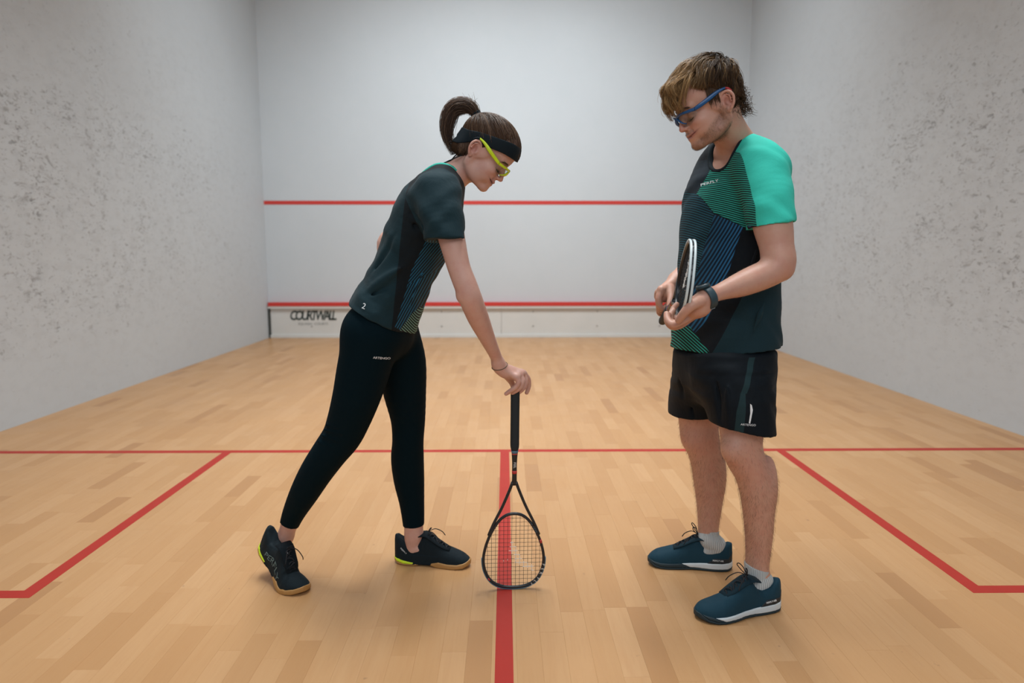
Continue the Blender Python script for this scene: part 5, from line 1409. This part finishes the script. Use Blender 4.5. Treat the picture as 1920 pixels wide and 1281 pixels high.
# -- hers: black knit upper, gum outsole, neon heel wedge
WL = .276
TLw = ([-.02, .0, .04, .10, .18, .26, .32, .38, .44, .52, .62, .72, .82, .90, .96, 1.0, 1.02], [.345, .375, .385, .355, .285, .280, .32, .385, .405, .345, .280, .230, .195, .165, .130, .10, .08])
stW = ([0, .1, .25, .4, .5, .6, .72, .85, .95, 1.02], [.085, .075, .05, .035, .05, .075, .062, .062, .085, .115]); sbW = ([-.02, .0, .08, .28, .38, .5, .58, .8, .92, 1.02], [.055, .028, .004, .004, .022, .018, .0, .0, .012, .045])
M_upw = fabric('shoe_knit_black', (.0060, .0125, .0165), .75, .06, (26, 26, 26), .15)
M_gum = mat('gum_rubber', (.40, .205, .060), .5); M_neonf = mat('neon_foam', (.62, .80, .02), .5)
S_, U, sole, outline, lo, hi_ = shoe_fields(WL, .42, 0, TLw, 0, stW, sbW, ((.20, 0, .45), (.150, .086, .180), np.array(Matrix.Rotation(.27, 3, 'Y'))))
Vu, Qu = U.mesh(1)
M_arch = mat('shank_black', (.005, .009, .012), .8, Specular_IOR_Level=.15)
gum_top = lambda x: np.interp(x / WL, [-.02, .04, .12, .22, .30, .44, .50, .56, 1.02], [.075, .04, .026, .022, .03, .0, .03, .2, .2]) * WL
Vg, Qg = piece(lambda x, y, z: np.maximum(np.maximum(sole(x, y, z), z - gum_top(x)), -np.maximum(x - .30 * WL, .46 * WL - x)))
Vn, Qn = piece(lambda x, y, z: np.maximum(np.maximum(sole(x, y, z) + .0002, gum_top(x) + .0003 - z), x - .27 * WL))
Va, Qa = piece(lambda x, y, z: np.maximum(sole(x, y, z), np.maximum(.25 * WL - x, x - .52 * WL)) + .0004)
def knit(U_):
    def f(x, y, z):
        d = U_.sample(np.stack([a.ravel() for a in np.broadcast_arrays(x, y, z)], 1)).reshape(np.broadcast(x, y, z).shape)
        return np.maximum(np.abs(d) - .0012, np.maximum(z - (.15 * WL), np.maximum(.08 * WL - x, x - .60 * WL)))
    return f
Vk, Qk = piece(knit(U))
M_print_dim = mat('print_dim_grey', (.10, .16, .16), .6)
WSHOES = (((-.396, 2.872, 0), math.radians(-9), 0, 1), ((-.868, 2.805, 0), math.radians(-41), math.radians(30), -1))
for O, yaw, pitch, flip in WSHOES:
    shoe(woman, O, yaw, pitch, flip, WL, TLw, [('shoe_upper', (Vu, Qu), M_upw), ('outsole', (Vg, Qg), M_gum), ('heel_wedge', (Vn, Qn), M_neonf), ('shank', (Va, Qa), M_arch), ('side_panel', (Vk, Qk), M_upw)],
         M_lace, M_arch, (.46, .70, 5, .056), (.45, .012, .010, .006), (.35, .74, .014), 'black court shoe with gum sole and neon heel')
def shoe_text(s, size, x, y, z, O, yaw, pitch, side, m, U_, L, X=(1, 0, 0), Yd=(0, 0, 1)):
    me = text_vq(s, size, .0004); n = len(me.vertices); co = np.empty(n * 3); me.vertices.foreach_get('co', co); co = co.reshape(-1, 3)
    X = np.array(X, float); X /= np.linalg.norm(X); Yd = np.array(Yd, float)
    W_ = np.array([x, y, z]) * L + co[:, :1] * X + co[:, 1:2] * Yd
    if abs(X[0]) > .5:           # on the side of the shoe: find the wall at this height, following the falling top line
        W_[:, 2] *= np.interp(W_[:, 0] / L, TLw[0], TLw[1]) / np.interp(x, TLw[0], TLw[1])
        Yh = np.full(n, -.1 * L); done = np.zeros(n, bool)
        for yy in (np.arange(-.2 * L, 0, .0006) if side < 0 else np.arange(.2 * L, 0, -.0006)):
            q = W_.copy(); q[:, 1] = yy; hh = (U_.sample(q) < 0) & ~done; Yh[hh] = yy; done |= hh
        W_[:, 1] = Yh; g = U_.grad(W_)
    else:
        for _ in range(5):
            d = U_.sample(W_); g = U_.grad(W_); W_ = W_ - g * np.clip(d, -.01, .01)[:, None]
    W_ = W_ + g * (.0026 + np.maximum(co[:, 2:3], 0))
    W_ = bend(W_, L, O, yaw, pitch, 1 if side < 0 else -1); me.vertices.foreach_set('co', W_.ravel().astype(np.float32)); me.update(); me.materials.clear(); keep(put('print', me, None, m), woman)
O, yaw, pitch, flip = WSHOES[0]
shoe_text('PERFLY', .0075, .14, -.11, .19, O, yaw, pitch, -1, M_white, U, WL, (1, 0, -.35), (.35, 0, 1))
O, yaw, pitch, flip = WSHOES[1]
shoe_text('PERFLY', .036, .42, .10, .185, O, yaw, pitch, 1, M_print_dim, U, WL, (1, 0, -.12), (0.1, 0, 1))
shoe_text('v', .014, .46, -.0, .34, O, yaw, pitch, -1, M_white, U, WL, (0, 1, 0), (-1, 0, .3))
# ------------------------------------------------------------------ rackets: local frame x across, y up the handle from the tip of the head, z out of the strings
M_frame = mat('racket_black', (.010, .014, .018), .3); M_frame_b = mat('racket_blue_grey', (.07, .15, .21), .35); M_string = mat('string_black', (.012, .012, .012), .5)
M_string_c = mat('string_cream', (.62, .58, .48), .5); M_grip = mat('grip_black', (.010, .016, .020), .75); t = NT(M_grip); t.bump(t.noise(t.pos(), 300, 2), .2, .002)
M_bumper = mat('bumper_white', (.62, .70, .70), .4); M_red_s = mat('racket_red', (.50, .03, .03), .4); M_wht_s = mat('stencil_white', (.75, .74, .70), .6)
M_capb = mat('butt_cap', (.05, .045, .03), .6)
HEADO = [(0, 0), (.045, .006), (.078, .026), (.0985, .062), (.105, .105), (.098, .150), (.080, .198), (.054, .240), (.028, .262), (0, .268)]
def racket(root, O, Xa, Ya, frame_m, rim_m, string_m, stencil, bumper=None, rimw=.0094, rimd=.0105):
    Xa = np.array(Xa, float); Ya = np.array(Ya, float); Ya /= np.linalg.norm(Ya); Xa -= Ya * Xa.dot(Ya); Xa /= np.linalg.norm(Xa); Za = np.cross(Xa, Ya)
    W = lambda A: np.array(O) + np.asarray(A, float) @ np.array([Xa, Ya, Za])
    half_ = np.array(HEADO); loop = np.concatenate([half_, half_[-2:0:-1] * [-1, 1]])
    pts = cr(np.concatenate([loop, np.zeros((len(loop), 1))], 1), 8, closed=True)
    def section(pts, w_, d_, closed, n=12, e=.7):
        N = len(pts); T = (np.roll(pts, -1, 0) - np.roll(pts, 1, 0)) if closed else np.gradient(pts, axis=0); T /= np.linalg.norm(T, axis=1)[:, None]
        V = []; w_ = np.broadcast_to(w_, (N,)); d_ = np.broadcast_to(d_, (N,))
        for i in range(N):
            nrm = np.array([T[i][1], -T[i][0], 0])
            for k in range(n):
                a = (k + .5) / n * 2 * math.pi; ca, sa = math.cos(a), math.sin(a)
                V.append(pts[i] + nrm * w_[i] * math.copysign(abs(ca) ** e, ca) + np.array([0, 0, 1]) * d_[i] * math.copysign(abs(sa) ** e, sa))
        Q = [[i * n + k, i * n + (k + 1) % n, ((i + 1) % N) * n + (k + 1) % n, ((i + 1) % N) * n + k] for i in range(N if closed else N - 1) for k in range(n)]
        V = np.array(V)
        if not closed:
            for b, rv in ((0, 1), ((N - 1) * n, 0)):
                V = np.concatenate([V, [V[b:b + n].mean(0)]]); c = len(V) - 1
                for k in range(0, n, 2):
                    q = [b + k, b + k + 1, b + (k + 2) % n, c]; Q.append(q[::-1] if rv else q)
        return V, np.array(Q)
    inner = pts.copy()
    ctr = np.array([0, .12, 0]); off = pts - ctr; off /= np.linalg.norm(off, axis=1)[:, None]
    V, Q = section(pts - off * rimw * .5, rimw * .5, rimd * .5, True); keep(put('rim', mesh_np('rim', W(V), Q), None, frame_m), root)
    sel = pts[:, 1] < .115
    order = [i for i in range(len(pts)) if sel[i] and pts[i][0] < 0] ; order = sorted(order, key=lambda i: -pts[i][1]) + sorted([i for i in range(len(pts)) if sel[i] and pts[i][0] >= 0], key=lambda i: pts[i][1])
    arc = pts[order] + off[order] * .0009
    if bumper is None:
        V, Q = section(arc, .0018, rimd * .44, False, 10); keep(put('bumper_guard', mesh_np('bumper_guard', W(V), Q), None, rim_m), root)
    else:
        full = sorted([i for i in range(len(pts)) if pts[i][1] < .20 and pts[i][0] < 0], key=lambda i: -pts[i][1]) + sorted([i for i in range(len(pts)) if pts[i][1] < .20 and pts[i][0] >= 0], key=lambda i: pts[i][1])
        for sgn in (-1, 1):
            a_ = pts[full] + off[full] * .0010 + np.array([0, 0, sgn * rimd * .30]); V, Q = section(a_, .0026, rimd * .185, False, 10); keep(put('bumper_guard', mesh_np('bumper_guard', W(V), Q), None, bumper), root)
        n_ = len(full); prt = []
        for i in range(2, n_ - 2, 3):
            prt.append(tube([(pts[full][i] + off[full][i] * .0005), (pts[full][i + 1] + off[full][i + 1] * .0005)], .0012, 6))
        V, Q = merge(prt); keep(put('grommets', mesh_np('grommets', W(V), Q), None, frame_m, kind='stuff'), root)
    # throat: two arms meeting in the shaft
    for s in (-1, 1):
        A = cr([(s * .0835, .190, 0), (s * .066, .232, 0), (s * .040, .285, 0), (s * .018, .338, 0), (s * .0055, .372, 0)], 6)
        V, Q = section(A, np.interp(np.linspace(0, 1, len(A)), [0, .3, 1], [.0046, .0046, .0050]), .0052, False); keep(put('throat', mesh_np('throat', W(V), Q), None, frame_m), root)
    A = cr([(0, .362, 0), (0, .385, 0), (0, .42, 0), (0, .455, 0), (0, .49, 0)], 4)
    V, Q = section(A, np.interp(np.linspace(0, 1, len(A)), [0, .2, .6, 1], [.0095, .0078, .0078, .011]), np.interp(np.linspace(0, 1, len(A)), [0, .5, 1], [.0055, .0075, .0095]), False); keep(put('shaft', mesh_np('shaft', W(V), Q), None, frame_m), root)
    ys = np.array([.478, .486, .492, .50, .58, .66, .676, .683, .686]); wv = np.array([.0108, .0130, .0140, .0145, .0143, .0145, .0152, .0148, .0120])
    A = np.stack([0 * ys, ys, 0 * ys], 1); V, Q = section(A, wv, wv * .88, False, 16, .8)
    g_ = keep(put('grip', mesh_np('grip', W(V), Q), None, M_grip), root)
    A = np.array([(0, .680, 0), (0, .684, 0), (0, .6875, 0)]); V, Q = section(A, [.0153, .0152, .0125], [.0136, .0135, .011], False, 16, .8); keep(put('butt_cap', mesh_np('butt_cap', W(V), Q), None, M_capb), root)
    V, Q = section(np.array([(0, .470, 0), (0, .480, 0)]), [.0100, .0122], [.0092, .0112], False); keep(put('collar_band', mesh_np('collar_band', W(V), Q), None, M_frame_b), root)
    V, Q = section(np.array([(0, .467, 0), (0, .4705, 0)]), [.0098, .0104], [.0090, .0096], False); keep(put('red_band', mesh_np('red_band', W(V), Q), None, M_red_s), root)
    V, Q = section(np.array([(0, .402, 0), (0, .412, 0)]), [.0083, .0083], [.0079, .0079], False); keep(put('red_band', mesh_np('red_band', W(V), Q), None, M_red_s), root)
    # strings: 14 mains, 18 crosses, woven; a cream stencilled emblem on them
    hw = lambda y: np.interp(y, half_[:, 1], half_[:, 0]) - rimw
    parts, cream = [], []
    def mark(x, y):
        if not stencil: return False
        a = (abs((x - .010) - (y - .115) * -.45) < .011 and .085 < y < .165 and x > -.014)
        b = (abs((y - .098) + (x - .01) * .52) < .0105 and .0 < x < .066)
        c = (abs(x + .012) < .0055 and abs(y - .128) < .008 and not (abs(x + .012) < .003 and abs(y - .128) < .004)) or (abs(y - .098) < .003 and -.045 < x < .0 and (int(abs(x) * 200) % 2 == 0))
        return bool(a or b or c)
    mains = [(i - 6.5) * .0134 for i in range(14)]; cross = list(np.linspace(.020, .248, 17))
    for mi, x in enumerate(mains):
        yy = np.linspace(0, .27, 400); ok = [y for y in yy if hw(y) > abs(x)]; y0, y1 = ok[0] - .003, ok[-1] + .003
        ys_ = np.linspace(y0, y1, 49); pz = np.cos((np.interp(ys_, cross, range(len(cross))) + mi) * math.pi) * .0006
        L = np.stack([np.full(49, x), ys_, pz], 1); parts.append(tube(L, .00062, 5))
        for i in range(48):
            if mark(x, ys_[i]): cream.append(tube([L[i], L[i + 1]], .00105, 5))
    for ci, y in enumerate(cross):
        h_ = hw(y) + .003; xs_ = np.linspace(-h_, h_, 57); pz = -np.cos((np.interp(xs_, mains, range(14)) + ci) * math.pi) * .0006
        L = np.stack([xs_, np.full(57, y), pz], 1); parts.append(tube(L, .00062, 5))
        for i in range(56):
            if mark(xs_[i], y): cream.append(tube([L[i], L[i + 1]], .00105, 5))
    V, Q = merge(parts); keep(put('strings', mesh_np('strings', W(V), Q), None, string_m, kind='stuff'), root)
    if cream:
        V, Q = merge(cream); keep(put('emblem', mesh_np('emblem', W(V), Q), None, M_wht_s, kind='stuff'), root)
    return W, Xa, Ya, Za, pts, off
# her racket, standing on its head on the half-court line
tip = P(962.5, 1103, 2.655); tip[2] = .002
but = P(966, 738, 2.635); d = but - tip; but = tip + d / np.linalg.norm(d) * .686
print('racket butt', but, 'wanted', P(966, 738, 2.635))
r1_ = empty('squash_racket', tip, label='black squash racket balanced head-down on the red centre line under one hand', category='racket')
W, Xa, Ya, Za, pts, off = racket(r1_, tip, (1, .06, 0), but - tip, M_frame, M_frame_b, M_string, True)
def rim_text(s, size, x0, y0, step, root, zoff):
    """letters one by one along the rim, starting near (x0, y0)"""
    P2 = pts[:, :2]; i = int(np.argmin(((P2 - [x0, y0]) ** 2).sum(1))); acc = 0; prev = pts[i]
    for ch in s:
        c = pts[i] - off[i] * .0041; tg = pts[(i + 1) % len(pts)] - pts[i - 1]; tg /= np.linalg.norm(tg)
        yield ch, c, tg
        a = 0
        while a < step:
            j = (i + 1) % len(pts); a += np.linalg.norm(pts[j] - pts[i]); i = j
front = -1 if (Za[1] > 0) else 1
def letters(s, size, x0, y0, step, root, rev=False, m=None):
    seq = list(rim_text(s[::-1] if rev else s, size, x0, y0, step, root, 0))
    for ch, c, tg in seq:
        if rev: tg = -tg
        wp = W([c + np.array([0, 0, front * .0054])])[0]; X_ = tg[0] * Xa + tg[1] * Ya; Zf = Za * front
        place_text('lettering', ch, size, wp, X_, np.cross(Zf, X_), m or M_wht_s, root, extrude=.0003)
letters('PERFLY', .0125, .100, .075, .0155, r1_, rev=True) if False else None
for ch, (x, y) in zip('PERFLY', [(.1005, .081), (.0975, .066), (.0915, .051), (.083, .0375), (.073, .0265), (.060, .0165)]):
    i = int(np.argmin(((pts[:, :2] - [x, y]) ** 2).sum(1))); tg = pts[(i + 1) % len(pts)] - pts[i - 1]; tg /= np.linalg.norm(tg)
    if tg[1] > 0: tg = -tg
    c = pts[i] - off[i] * .0041; wp = W([c + np.array([0, 0, front * .0054])])[0]; X_ = tg[0] * Xa + tg[1] * Ya
    place_text('lettering', ch, .0135, wp, X_, np.cross(Za * front, X_), M_wht_s, r1_, extrude=.0003)
for ch, (x, y) in zip('CARBON', [(.056, .236), (.0605, .229), (.065, .222), (.069, .215), (.073, .208), (.0765, .201)]):
    i = int(np.argmin(((pts[:, :2] - [x, y]) ** 2).sum(1))); tg = pts[(i + 1) % len(pts)] - pts[i - 1]; tg /= np.linalg.norm(tg)
    if tg[1] > 0: tg = -tg
    c = pts[i] - off[i] * .0041; wp = W([c + np.array([0, 0, front * .0054])])[0]; X_ = tg[0] * Xa + tg[1] * Ya
    place_text('lettering', ch, .0068, wp, X_, np.cross(Za * front, X_), M_frame_b, r1_, extrude=.0003)
place_text('lettering', 'FEEL', .0105, W([(0.0, .432, front * .0078)])[0], -Ya, Xa if front else Xa, M_wht_s, r1_, extrude=.0004)
for (x, y) in ((-.083, .036), (.0925, .165)):
    i = int(np.argmin(((pts[:, :2] - [x, y]) ** 2).sum(1))); A = np.array([pts[i - 1] - off[i - 1] * .0041, pts[(i + 1) % len(pts)] - off[i] * .0041]); V, Q = tube(W(A), .0047, 10, r2=.0058, up=off[i] @ np.array([Xa, Ya, Za])); keep(put('red_mark', mesh_np('red_mark', V, Q), None, M_red_s), r1_)
# his racket, pointing at the lens, rim edge-on
B = P(1242, 602, 2.945); Wup = P(1294, 446, 2.45) - P(1277, 580, 2.45)
T = P(1293, 512, 2.335); dd = T - B; T = B + dd / np.linalg.norm(dd) * .686
r2_ = empty('squash_racket', T, label='dark squash racket with a pale double rim held level in two hands at the waist', category='racket')
racket(r2_, T, Wup, B - T, M_frame, M_frame_b, M_string, True, bumper=M_bumper, rimw=.009, rimd=.0185)
